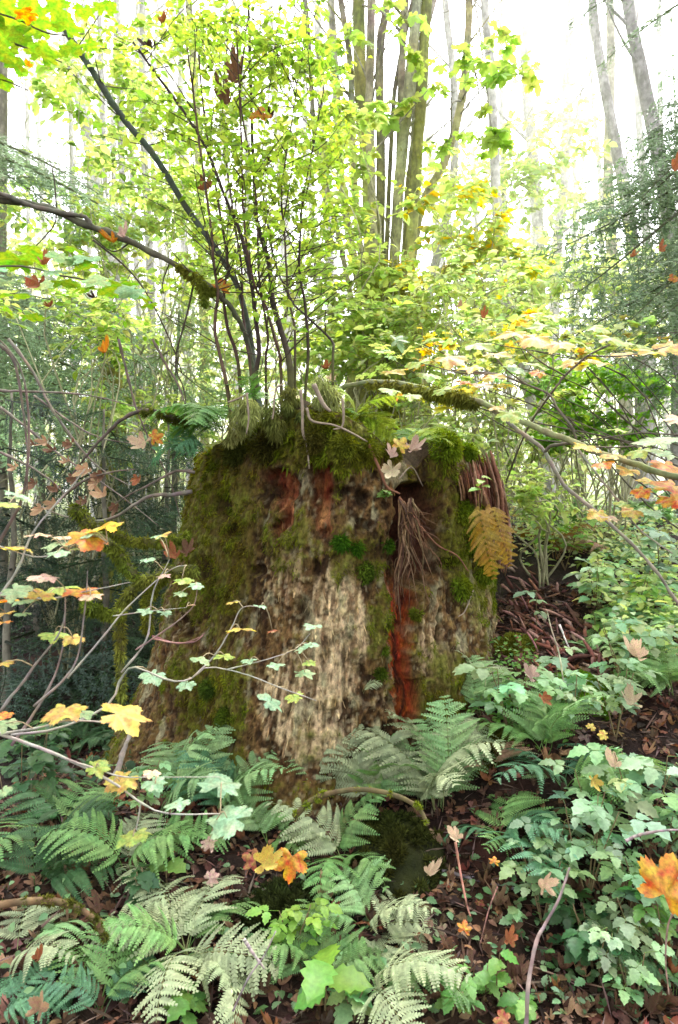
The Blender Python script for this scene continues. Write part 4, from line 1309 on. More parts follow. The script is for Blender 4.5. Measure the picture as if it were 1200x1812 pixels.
# ------------------------------------------------------------------ conifers
def bough_mesh(seed, mat):
    r = np.random.default_rng(seed)
    wood, m = MB(), MB()
    n = 16
    t = np.linspace(0, 1, n)
    main = np.c_[.04 * np.sin(t * 4 + seed), t, -.18 * t ** 2]
    tube(m, main, np.linspace(.010, .002, n), 4, (.45, .35, .25))
    nb, nf, nu, ns = [], [], [], []
    for k in range(38):
        u = .06 + .94 * k / 38
        s = 1 if k % 2 else -1
        b = np.array([np.interp(u, t, main[:, a]) for a in range(3)])
        L_ = (.42 * (1 - u) ** .8 * min(1, u * 5 + .3) + .05) * r.uniform(.7, 1.2)
        d = nrm(np.array([s * (.85 + r.normal() * .2), .6 + r.normal() * .28, -.05 + r.normal() * .2]))
        tt = np.linspace(0, 1, 6)[:, None]
        tw = b + d * L_ * tt + np.array([0, .12 * L_, -.32 * L_]) * tt ** 2
        tube(m, tw, np.linspace(.003, .0008, 6), 3, (.8, .75, .6))
        subs = [(tw, L_)]
        for e in range(int(L_ * 18)):
            v = r.uniform(.15, .9)
            q = np.array([np.interp(v, tt[:, 0], tw[:, a]) for a in range(3)])
            sl = L_ * .38 * (1 - v) + .03
            sd = nrm(np.array([d[0] * .3 + r.normal() * .2, .8 * (1 if e % 2 else -.35) + .3, -.35]))
            subs.append((q + sd * sl * tt + np.array([0, 0, -.15 * sl]) * tt ** 2, sl))
        for tw2, l2 in subs:
            nn = max(6, int(l2 / .0065))
            w = r.uniform(0.02, 1, nn)
            p = np.stack([np.interp(w, tt[:, 0], tw2[:, a]) for a in range(3)], 1)
            ax = nrm(tw2[-1] - tw2[0])
            sidev = nrm(np.cross(ax, [0, 0, 1]))
            sg = np.where(r.random(nn) < .5, -1., 1.)[:, None]
            nb.append(p)
            nf.append(sidev * sg + ax * .35 + r.normal(size=(nn, 3)) * .25)
            ns.append(r.uniform(.015, .027, nn))
    nb, nf, ns = np.concatenate(nb), nrm(np.concatenate(nf)), np.concatenate(ns)
    up = np.tile([0, 0, 1.], (len(nb), 1)) + r.normal(size=(len(nb), 3)) * .3
    x = nrm(np.cross(nf, up)) * (ns * .17)[:, None]
    V = np.stack([nb - x, nb + x, nb + nf * ns[:, None]], 1).reshape(-1, 3)
    c = np.repeat(r.uniform(.6, 1.35, (len(nb), 1)) * np.ones(3), 3, 0)
    m.add(V, np.arange(len(V)).reshape(-1, 3), None, c)
    return m.mesh('bough', mat, smooth=False)


ME_BOUGH = [bough_mesh(s, M_NEEDLE) for s in range(4)]


def conifer(label, bx, d, h, rad, boughs=(), auto=0, lo=.0, hi=1.0, az=(0, TAU), blen=1.0, tint=(.05, .10, .06), group=None, tcol=BROWNB * .8):
    base = gbase(bx, d)
    root = thing('hemlock_tree', label, 'conifer', base, group)
    n = 20
    p = np.c_[np.full(n, base[0]), np.full(n, base[1]), np.linspace(base[2], base[2] + h, n)]
    p[:, :2] += np.cumsum(rng.normal(size=(n, 2)) * .008, 0)
    mb = MB()
    tube(mb, p, np.linspace(rad, rad * .25, n), 9, tcol, .15)
    mb.build('trunk', M_BARK, root)

    def one(p0, p1, sag=.0):
        v = p1 - p0
        L_ = np.linalg.norm(v)
        up = nrm(np.array([rng.normal() * .35, -.75 + rng.normal() * .3, .8]))
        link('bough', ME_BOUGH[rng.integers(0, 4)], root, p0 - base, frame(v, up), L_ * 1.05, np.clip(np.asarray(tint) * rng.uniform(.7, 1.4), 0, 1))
    for (x0, y0, d0, x1, y1, d1) in boughs:
        one(P(x0, y0, d0), P(x1, y1, d1))
    for k in range(auto):
        f = lo + (hi - lo) * (k + rng.uniform(0, 1)) / auto
        a = rng.uniform(*az)
        L_ = blen * (1 - .55 * f) * rng.uniform(.7, 1.2)
        p0 = np.array([base[0], base[1], base[2] + f * h])
        one(p0, p0 + L_ * np.array([math.cos(a), math.sin(a), rng.uniform(-.35, .05)]))
    return root


conifer('hemlock at the right edge, its drooping sprays crossing in front of the grey alders', 1390, 4.4, 7, .11,
        [(1330, 180, 4.4, 1090, 350, 4.2), (1330, 240, 4.4, 1000, 410, 4.3), (1330, 320, 4.4, 1030, 450, 4.0), (1330, 400, 4.4, 1010, 560, 4.3), (1330, 440, 4.4, 1080, 570, 4.0), (1330, 520, 4.4, 1100, 620, 4.2), (1330, 560, 4.4, 1130, 680, 4.3),
         (1330, 80, 4.4, 1130, 230, 4.4), (1330, 20, 4.4, 1160, 160, 4.6), (1330, -60, 4.4, 1060, 60, 4.6), (1300, -120, 4.4, 1010, -10, 4.9), (1330, 130, 4.4, 1150, 300, 4.0), (1340, 350, 4.4, 1120, 500, 3.8), (1340, 600, 4.4, 1150, 750, 4.4), (1340, 450, 4.5, 1060, 520, 4.8), (1340, 260, 4.6, 1040, 330, 4.9)],
        auto=14, lo=.1, hi=.95, az=(-.8, 2.2), blen=1.6, tint=(.15, .235, .105))
conifer('pale blue-green hemlock at the left edge with sprays above the forked branch', -230, 5.2, 7, .12,
        [(-150, 200, 5.2, 150, 270, 5.0), (-150, 220, 5.2, 230, 320, 5.1), (-150, 250, 5.2, 130, 340, 5.0), (-150, 180, 5.2, 80, 280, 5.4), (-150, 480, 5.2, 120, 570, 5.0), (-150, 520, 5.2, 200, 640, 5.2), (-150, 560, 5.2, 170, 700, 5.0), (-150, 620, 5.2, 120, 730, 5.1), (-150, 500, 5.4, 260, 590, 5.6), (-150, 640, 5.2, 200, 740, 4.8), (-150, 700, 5.2, 60, 800, 4.7)],
        auto=7, lo=.1, hi=.9, az=(1.2, 5), blen=1.3, tint=(.24, .36, .17))
conifer('small grey-green hemlock between the mossy snag and the bush stems', 300, 6.2, 2.9, .04,
        [(300, 560, 6.2, 400, 640, 6.0), (300, 560, 6.2, 200, 600, 6.0), (300, 640, 6.2, 420, 720, 6.1), (300, 620, 6.2, 180, 700, 6.1), (300, 520, 6.2, 360, 560, 6.1)], auto=14, lo=.15, hi=1, blen=.85, tint=(.30, .44, .20))
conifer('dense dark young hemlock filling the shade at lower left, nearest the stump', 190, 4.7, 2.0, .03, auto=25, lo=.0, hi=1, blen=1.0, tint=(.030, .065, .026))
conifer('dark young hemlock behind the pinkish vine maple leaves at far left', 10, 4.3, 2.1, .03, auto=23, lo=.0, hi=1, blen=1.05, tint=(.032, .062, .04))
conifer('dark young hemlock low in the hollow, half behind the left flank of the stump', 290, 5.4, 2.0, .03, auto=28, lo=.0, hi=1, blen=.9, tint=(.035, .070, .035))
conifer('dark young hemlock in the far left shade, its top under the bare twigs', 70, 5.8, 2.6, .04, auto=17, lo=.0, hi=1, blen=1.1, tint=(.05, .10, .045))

# ------------------------------------------------------------------ dead and mossy limbs at left
ml2 = thing('mossy_limb', 'drooping limb wrapped in hanging yellow-green moss at the left of the stump', 'limb', P(340, 1000, 3.1))
ML = [([(345, 1010), (310, 1005), (270, 1020), (235, 1040), (215, 1075), (210, 1120), (212, 1170), (214, 1235)], 17, 2.95), ([(130, 900), (170, 945), (210, 985), (240, 1020)], 22, 2.95), ([(330, 950), (280, 960), (225, 955), (180, 930)], 16, 3.0), ([(150, 1070), (185, 1085), (215, 1090)], 14, 2.9),
      ([(300, 1005), (275, 1035), (262, 1070), (258, 1110)], 16, 3.0)]
mm = MB()
for k, (pts, w, d) in enumerate(ML):
    _, p, r = limb_obj('limb', pts, d, w, (.07, .07, .02), ml2, 40, .7, .3, seed=k)
    for i in range(0, 40):
        moss_tuft(mm, p[i] + rng.normal(size=3) * .004, np.array([0, -.5, .1]), r[i] * rng.uniform(.7, 1.2), 110, .026, (.13, .16, .02) if k else (.16, .18, .03), 1.6 if rng.random() < .5 else .8, .9)
mm.build('moss', M_MOSS, ml2, smooth=False)['kind'] = 'stuff'

db = thing('dead_branch', 'tangle of bare grey-brown twigs arching left of the stump top', 'branch', P(340, 745, 3.3))
for k, (pts, w, d) in enumerate([([(320, 745), (270, 728), (230, 735), (190, 765), (155, 805), (120, 850)], 10, 3.2), ([(-10, 690), (80, 694), (160, 700), (250, 722)], 5, 3.2), ([(345, 836), (310, 835), (270, 855), (230, 875), (190, 900)], 6, 3.1), ([(340, 870), (300, 875), (260, 880), (190, 920), (120, 915), (60, 890)], 8, 3.2),
                                 ([(0, 610), (25, 640), (40, 720), (48, 800), (48, 870)], 7, 2.9), ([(15, 600), (60, 660), (90, 720), (140, 790), (180, 830), (230, 860)], 6, 3.3), ([(210, 600), (225, 660), (240, 720), (270, 790), (300, 850), (320, 920)], 5, 3.4), ([(60, 700), (130, 750), (180, 775), (240, 785)], 4, 3.3),
                                 ([(270, 600), (290, 640), (315, 680), (328, 720), (322, 750)], 5, 3.2), ([(0, 720), (50, 760), (100, 800), (160, 840), (230, 890), (280, 930)], 5, 3.4), ([(110, 880), (150, 850), (200, 835), (240, 830)], 6, 3.1), ([(0, 800), (60, 830), (110, 870), (130, 920)], 5, 3.2)]):
    limb_obj('twig', pts, d, w, np.array([(.13, .10, .08), (.18, .15, .12)][k % 2]) * (1 if k != 0 else .7), db, 30, .25, .12, seed=k)
mm = MB()
for (x, y, s) in [(300, 738, 1), (285, 733, 1.1), (270, 730, 1), (255, 730, .8), (312, 743, 1), (325, 748, .9)]:
    moss_tuft(mm, P(x, y, 3.2), np.array([0, -.5, .2]), .018 * s, 260, .022, (.09, .11, .015), .9, .8)
mm.build('moss', M_MOSS, db, smooth=False)['kind'] = 'stuff'
for side, (x0, y0) in enumerate([(90, 1100), (60, 1150), (130, 1200), (200, 1180), (40, 1230), (230, 1100)]):
    pass
for (lb, pts, w, c) in [('thin bare stick leaning up from the dark hollow at lower left', [(20, 1320, 2.6), (80, 1230, 2.7), (110, 1150, 2.8), (116, 1060, 2.8)], 6, (.16, .12, .10)), ('forked grey stick lying against the foot of the stump at left', [(200, 1400, 2.6), (215, 1340, 2.7), (228, 1300, 2.8), (230, 1270, 2.85)], 12, (.20, .17, .14)),
                        ('thin brown twig curving against the stump near the mint leaves', [(270, 1126, 2.9), (310, 1138, 2.85), (345, 1135, 2.85), (362, 1120, 2.9)], 5, (.20, .10, .09))]:
    o, _, _ = limb_obj('stick', pts, 2.7, w, c, None, 20, .35, .2)
    tag(o, lb, 'stick')

# ------------------------------------------------------------------ ferns
def frond_mesh(seed, npin=24, e0=62, e1=-25, wide=.30, tri=False, sword=False, mat=None, droop=.25):
    r = np.random.default_rng(seed)
    m = MB()
    n = 26
    t = np.linspace(0, 1, n)
    el = np.radians(e0 + (e1 - e0) * t ** .9)
    ds = 1 / (n - 1)
    y = np.concatenate([[0], np.cumsum(np.cos(el[:-1]) * ds)])
    z = np.concatenate([[0], np.cumsum(np.sin(el[:-1]) * ds)])
    x = .13 * r.normal() * t ** 2
    pts = np.c_[x, y, z]
    tube(m, pts, np.linspace(.0055, .0015, n), 4, (.8, .75, .55))
    for k in range(npin):
        u = .16 + .84 * (k + .5) / npin
        if tri:
            ln = wide * 1.25 * (1 - (u - .16) / .86) ** .85 + .015
        elif sword:
            ln = wide * .42 * np.sin(np.pi * np.clip(.25 + u * .72, 0, 1)) ** .5
        else:
            ln = wide * np.sin(np.pi * np.clip(.12 + .88 * (u - .05) / .95, 0, 1)) ** .8 + .012
        b = np.array([np.interp(u, t, pts[:, a]) for a in range(3)])
        i = int(u * (n - 1))
        T = np.array([0, math.cos(el[i]), math.sin(el[i])])
        Nn = np.array([0, -math.sin(el[i]), math.cos(el[i])])
        for s in (-1, 1):
            L_ = ln * r.uniform(.74, 1.12) * (.45 if r.random() < .05 else 1)
            if r.random() < .03:
                continue
            d = nrm(np.array([s, 0, 0]) * math.cos(.42) + T * math.sin(.42 + r.normal() * .10) + Nn * (.10 + r.normal() * .16))
            if sword:
                w = .55 * (.84 / npin)
                V = np.array([b - T * w, b + T * w, b + d * L_ * .6 + T * w * .7 - Nn * .02, b + d * L_ * .6 - T * w * .7 - Nn * .02, b + d * L_ - Nn * L_ * .15])
                m.add(V, [[3, 2, 4]], [[0, 3, 2, 1]], r.uniform(.75, 1.2))if False else m.add(V, [[3, 4, 2], [0, 3, 1], [1, 3, 2]], None, np.ones(3) * r.uniform(.75, 1.2))
                continue
            np_ = max(5, int(L_ / .025))
            v = (np.arange(np_) + .5) / np_
            sp = L_ / np_
            pc = b + d * (L_ * v)[:, None] - Nn * (droop * L_ * v ** 2)[:, None]
            pl = min(L_ * .30, .86 * .84 / npin) * (1 - v) ** .6 * np.minimum(1, .6 + v * 3) + .003
            fd = nrm(np.cross(d, Nn))
            dd = nrm(d - Nn * droop)
            Vs, Ts = [], []
            for q in (-1, 1):
                tip = pc + (fd * q * .85 + d * .5) * pl[:, None] - Nn * (.15 * pl)[:, None]
                a0 = pc - dd * sp * .48
                a1 = pc + dd * sp * .48
                mid = pc + (fd * q * .85 + d * .5) * (pl * .55)[:, None] + Nn * .001
                m0 = mid - dd * sp * .42
                m1 = mid + dd * sp * .44
                V = np.stack([a0, a1, m1, tip, m0], 1).reshape(-1, 3)
                base_i = (np.arange(np_) * 5)[:, None]
                Tq = np.concatenate([base_i + np.array([[0, 1, 2]]), base_i + np.array([[0, 2, 4]]), base_i + np.array([[4, 2, 3]])])
                cc = np.repeat(r.uniform(.82, 1.15) * (1 + .12 * r.normal(size=(np_, 1))) * np.ones(3), 5, 0)
                cc[3::5] *= 1.12
                m.add(V, Tq, None, cc)
    return m.mesh('frond', mat or M_FERN, smooth=False)


LADY = [frond_mesh(s, 14, 52 + 4 * s, -38 - 5 * s + 9 * (s % 2), .32 + .016 * s, droop=.25 + .08 * (s % 3)) for s in range(6)]
WOODF = [frond_mesh(s + 10, 10, 50 + 4 * s, -34 - 5 * s + 9 * (s % 2), .44 + .02 * (s % 3), tri=True, droop=.35) for s in range(6)]
SWORD = [frond_mesh(s + 20, 40, 75, -5 - 10 * s, .30, sword=True) for s in range(2)]
CFERN = {'pale': (.29, .34, .185), 'green': (.15, .28, .085), 'teal': (.10, .23, .115), 'dark': (.05, .115, .04), 'bright': (.12, .26, .05), 'gold': (.27, .16, .02), 'tan': (.42, .27, .16), 'mint': (.21, .35, .14), 'lime': (.28, .38, .06)}


def fern(label, pos, fronds, size, colour, meshes, group=None, lean=0.0):
    """fronds: number (full rosette) or list of azimuth degrees (0 right, 90 away, 270 to the camera) with optional size factor"""
    root = thing('fern', label, 'fern', pos, group)
    if isinstance(fronds, int):
        a0 = rng.uniform(0, 360)
        fronds = [(a0 + 360 * k / fronds + rng.normal() * 14, 1) for k in range(fronds)]
    cols = colour if isinstance(colour, list) else [colour]
    for f in fronds:
        az, k = f if isinstance(f, tuple) else (f, 1)
        a = math.radians(az + rng.normal() * 4)
        fw = np.array([math.cos(a), math.sin(a), 0])
        tip = rng.normal() * .24 + lean
        roll = rng.normal() * .30
        up = np.array([0, 0, 1.0])
        Fw = nrm(fw * math.cos(tip) + up * math.sin(tip))
        U = nrm(np.cross(np.cross(Fw, up), Fw) + np.cross(Fw, up) * roll)
        c = np.clip(np.asarray(CFERN[cols[rng.integers(0, len(cols))]]) * rng.uniform(.8, 1.2), 0, .9)
        link('frond', meshes[rng.integers(0, len(meshes))], root, rng.normal(size=3) * np.array([.012, .012, 0]), frame(Fw, U), size * k * .86 * rng.uniform(.8, 1.15), c)
    return root


FERNS = [
    ('pale grey-green fern with broad arching fronds at the right foot of the stump', (775, 1440), [20, 60, 110, 150, 190, 340, 300], .52, ['pale', 'pale', 'mint'], LADY),
    ('mint green fern spreading below the middle of the stump', (600, 1530), [(200, .9), (150, 1), (110, 1), (60, 1), (20, 1), 320, 250], .46, ['mint', 'pale', 'green'], WOODF),
    ('large feathery fern with long pale fronds, biggest of the lower left', (335, 1700), [(95, 1.2), (60, 1.15), (35, 1), (125, 1.1), (160, 1), 200, 340, 270, (310, .9)], .50, ['pale', 'mint', 'pale', 'green'], LADY),
    ('blue-green fern reaching in from the bottom edge left of the feathery fern', (175, 1800), [(100, 1.1), (60, 1), (140, 1), (20, 1), (170, .9)], .40, ['teal', 'green'], LADY),
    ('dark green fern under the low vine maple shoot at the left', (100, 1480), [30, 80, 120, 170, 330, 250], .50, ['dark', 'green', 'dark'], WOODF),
    ('mid green fern with drooping fronds between the dark fern and the feathery fern', (230, 1540), [20, 70, 120, 180, 300, 350], .46, ['green', 'pale', 'green'], LADY),
    ('green fern leaning on the lower left of the stump', (400, 1450), [30, 90, 140, 180, 330], .40, ['green', 'mint', 'teal'], WOODF),
    ('pale fern standing against the bare wood in the middle of the stump', (560, 1420), [(85, 1), (60, 1), (110, 1), (150, .9), (20, .9)], .42, ['mint', 'pale', 'mint'], LADY),
    ('young fern with three upright fronds by the clover patch right of the stump', (850, 1270), [(100, 1), (70, 1.05), (150, 1), (20, .8)], .42, ['mint', 'pale'], LADY),
    ('teal fern with a frond hanging into the dark gap at right', (890, 1500), [(180, .9), (330, 1), (280, 1), (20, 1), (60, .9), (230, .8)], .44, ['teal', 'green'], WOODF),
    ('dark green fern on the right bank beside the small yellow leaves', (1000, 1400), [20, 60, 110, 160, 200, 330], .46, ['green', 'teal', 'mint'], WOODF),
    ('dark fern under the salmonberry at the right edge', (1130, 1400), [30, 100, 150, 200, 340, 270], .44, ['dark', 'teal', 'green'], WOODF),
    ('light green fern in the centre foreground beside the mossy hump', (650, 1650), [(150, 1), (100, 1), (60, 1), (20, 1), (330, .9), 200], .40, ['mint', 'green', 'pale'], WOODF),
    ('pale fern fanned toward the camera at the bottom centre', (660, 1760), [(330, 1.1), (355, 1.1), (20, 1), (60, .9), (120, .9), (300, .9)], .42, ['pale', 'mint', 'pale'], LADY),
    ('pale tall fern rising against the red seam of the stump', (745, 1430), [(100, 1.1), (75, 1), (130, 1), (30, .9), (160, .8)], .34, ['pale', 'mint'], LADY),
    ('fresh green fern covering the left foot of the stump', (330, 1440), [(90, 1), (60, 1), (120, 1), (20, .9), (170, .9), 300], .46, ['green', 'mint'], LADY),
    ('green and pale fern covering the front foot of the stump, right of the middle', (660, 1440), [(95, 1), (65, 1), (125, 1), (20, .9), (160, .9), 300], .46, ['mint', 'green', 'pale'], WOODF),
    ('upright pale fern at the right foot of the stump, left of the clover', (800, 1400), [(95, 1.1), (70, 1), (110, 1), (30, .9), (50, .8)], .46, ['pale', 'mint', 'pale'], LADY),
    ('green fern standing on the bank right of the stump, in front of the moss mound', (960, 1340), [(100, 1), (60, 1), (140, 1), (20, .9), (170, .9), 300], .42, ['mint', 'green'], WOODF),
    ('small green fern with its fronds over the bottom centre twigs', (560, 1740), [60, 110, 150, 200, 20], .34, ['green', 'mint'], WOODF),
    ('pale broken fern at the left edge above the brown leaves', (30, 1700), [(20, 1), (60, 1), (110, 1), (340, .8)], .38, ['pale', 'pale', 'mint'], WOODF),
    ('blue-green fern tip poking in at the bottom left corner', (5, 1812), [60, 100, 30, 10], .34, ['teal'], LADY),
    ('dark fern at the mossy root at the left edge', (60, 1580), [20, 60, 120, 350], .40, ['dark', 'green'], WOODF),
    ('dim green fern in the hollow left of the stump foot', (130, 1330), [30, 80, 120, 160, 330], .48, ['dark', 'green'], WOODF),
    ('green fern in front of the stump between the pale ferns', (480, 1500), [(100, 1), (60, 1), (140, .9), (20, .9), 320], .40, ['teal', 'mint', 'green'], WOODF),
    ('thin green fern at the far right bottom corner', (1185, 1760), [100, 140, 60, 180], .30, ['dark', 'green'], WOODF),
    ('brown drooping fern on the bank right of the stump', (985, 990), [(10, 1), (340, 1.1), (40, .9), (300, 1), (200, .9)], .62, ['tan', 'tan', 'gold'], LADY),
    ('golden autumn fern behind the right shoulder of the stump', (950, 960), [20, 60, 120, 160, 340], .50, ['gold', 'lime', 'gold'], LADY),
    ('deep green sword fern on the far bank below the maple branch', (1010, 960), [10, 40, 70, 100, 130, 160, 190, 330], .75, ['bright', 'green', 'bright'], SWORD),
    ('green fern beyond the sword fern at the right edge', (1150, 930), [20, 60, 100, 140, 180, 220], .70, ['green', 'bright'], LADY),
    ('pale green fern on the bank, left of the fallen peach leaf', (1060, 1170), [20, 80, 130, 340], .34, ['mint', 'green'], WOODF),
    ('mint fern low on the right bank under the alder leaves', (1150, 1120), [20, 80, 130, 180, 340, 260], .50, ['mint', 'green'], WOODF),
    ('yellow-green fern in the hollow behind the stump at left', (250, 1000), [20, 60, 100, 140, 180, 330], .70, ['lime', 'bright'], LADY),
    ('sparse pale fern right below the white birch', (1090, 1010), [20, 70, 120, 170, 320], .55, ['mint', 'lime'], WOODF),
    ('pale fern brushing the salmonberry at the right edge of the bank', (1190, 1230), [60, 110, 160, 200, 250], .45, ['mint', 'green'], WOODF),
    ('grey-brown withered fern beneath the clover right of the stump', (870, 1370), [60, 100, 20, 150], .36, ['pale', 'tan', 'pale'], WOODF),
]
for (lb, (x, y), fr, sz, c, me) in FERNS:
    tall = 'foot of the stump' in lb or 'against' in lb or 'young' in lb or 'leaning' in lb or 'standing on the bank' in lb
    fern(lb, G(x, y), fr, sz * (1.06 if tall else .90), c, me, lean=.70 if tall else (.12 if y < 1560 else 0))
for (lb, p, fr, sz, c, me) in [
    ('bright licorice fern hanging over the left corner of the stump top', P(395, 762, 3.25), [190, 160, 215, 140, 250, (200, 1.1), (175, .9), 100], .40, ['bright', 'green'], LADY),
    ('second licorice fern lower on the left corner of the stump', P(360, 800, 3.3), [200, 170, 230, 180, 120], .34, ['teal', 'green'], LADY),
    ('lime fern sprouting behind the roots at the centre of the stump top', P(620, 745, 3.35), [30, 80, 350, 120, 10, 160], .40, ['bright', 'lime'], LADY),
    ('lime fern at the right of the stump top behind the yellow leaf', P(740, 800, 3.4), [60, 100, 20, 350, 140], .42, ['lime', 'lime', 'bright'], LADY),
    ('small lime fern drooping beside the moss hump on the right rim', P(735, 790, 3.1), [(340, .8), (10, .7), (30, .7)], .30, ['lime'], LADY),
    ('small fern between the bush stems on the stump', P(455, 720, 3.3), [200, 90, 20, 300], .30, ['bright', 'green'], LADY),
]:
    fern(lb, p, fr, sz, c, me)
gp = P(846, 878, 3.14)
gr = thing('fern', 'golden withered frond plastered down the right flank of the stump', 'fern', gp)
for (dx, f, u, sc) in [(0, (.20, -.08, -1), (-.35, -.9, .1), .34), (.03, (.34, -.05, -1), (-.1, -1, .1), .30)]:
    link('frond', LADY[0], gr, (dx, 0, .01), frame(np.array(f), np.array(u)) @ np.diag([.70, 1.2, 1]), sc * 1.08, (.25, .165, .028))
s1, _ = S(640, 1225, .02)
fern('tiny pale frond growing from the bare wood of the stump', s1, [(10, 1), (350, .8)], .16, ['pale'], LADY)

# ------------------------------------------------------------------ salmonberry, seedlings and other leafy plants
def compound(seed):
    # stalk with one end leaflet and two side leaflets
    r = np.random.default_rng(seed)
    m = MB()
    tube(m, np.array([[0, 0, 0], [0, .3, .04], [0, .6, 0]]), [.012, .010, .008], 4, (.7, .65, .4))
    for (bx, by, ang, s) in [(0, .58, 0, .58), (0, .40, 1.2, .46), (0, .40, -1.2, .46)]:
        V, T = T_JAG[r.integers(0, 2)]
        a = ang + r.normal() * .12
        R = np.array([[math.cos(a), math.sin(a), 0], [-math.sin(a), math.cos(a), 0], [0, 0, 1]])
        W = (V * s) @ R.T + np.array([bx, by, 0])
        rr = np.abs(V[:, :1])
        m.add(W, T, None, r.uniform(.85, 1.1) + 0 * V - .12 * (rr < .01))
    return m.mesh('leaf', M_LEAF)


ME_COMP = [compound(s) for s in range(4)]
ME_JAG = []
for V, T in T_JAG:
    b_ = MB()
    b_.add(V, T, None, .9 + .15 * np.abs(V[:, :1]) + 0 * V)
    ME_JAG.append(b_.mesh('leaf', M_LEAF))
CPL = {'mint': (.27, .42, .20), 'green': (.17, .33, .08), 'bluish': (.30, .44, .25), 'lime': (.20, .36, .06), 'dark': (.05, .12, .04), 'pale': (.28, .38, .22)}


def plant(name, label, cat, pos, h, nleaf, size, colour, meshes, nst=1, lean=(0, 0), stemc=(.16, .12, .06), spread=1.0, group=None):
    root = thing(name, label, cat, pos, group)
    for s in range(nst):
        a = rng.uniform(0, TAU)
        top = np.array([lean[0] + math.cos(a) * .3 * spread * h * (nst > 1), lean[1] + math.sin(a) * .25 * spread * h * (nst > 1), h * rng.uniform(.8, 1.1)])
        pts = smooth_poly([np.array(pos), np.array(pos) + top * .5 + rng.normal(size=3) * .03 * h, np.array(pos) + top], 12)
        mb = MB()
        tube(mb, pts, np.linspace(.0036, .0016, 12), 5, stemc)
        mb.build('stem', M_TWIG, root)
        for k in range(nleaf):
            u = .35 + .65 * (k + 1) / nleaf
            b = np.array([np.interp(u, np.linspace(0, 1, 12), pts[:, q]) for q in range(3)])
            az = a + k * 2.4 + rng.normal() * .3
            f = np.array([math.cos(az), math.sin(az), rng.uniform(-.25, .2)])
            up = nrm(np.array([rng.normal() * .2, -.2 + rng.normal() * .2, 1.]))
            col = np.clip(np.asarray(CPL[colour]) * rng.uniform(.75, 1.4) * (1 + rng.normal(size=3) * np.array([.12, .05, .12])), 0.01, .9)
            link('leaf', meshes[rng.integers(0, len(meshes))], root, b - np.array(pos), frame(f, up), size * (.86 if nst > 1 else 1) * rng.uniform(.65, 1.2) * (.75 + .25 * u), col)
    return root


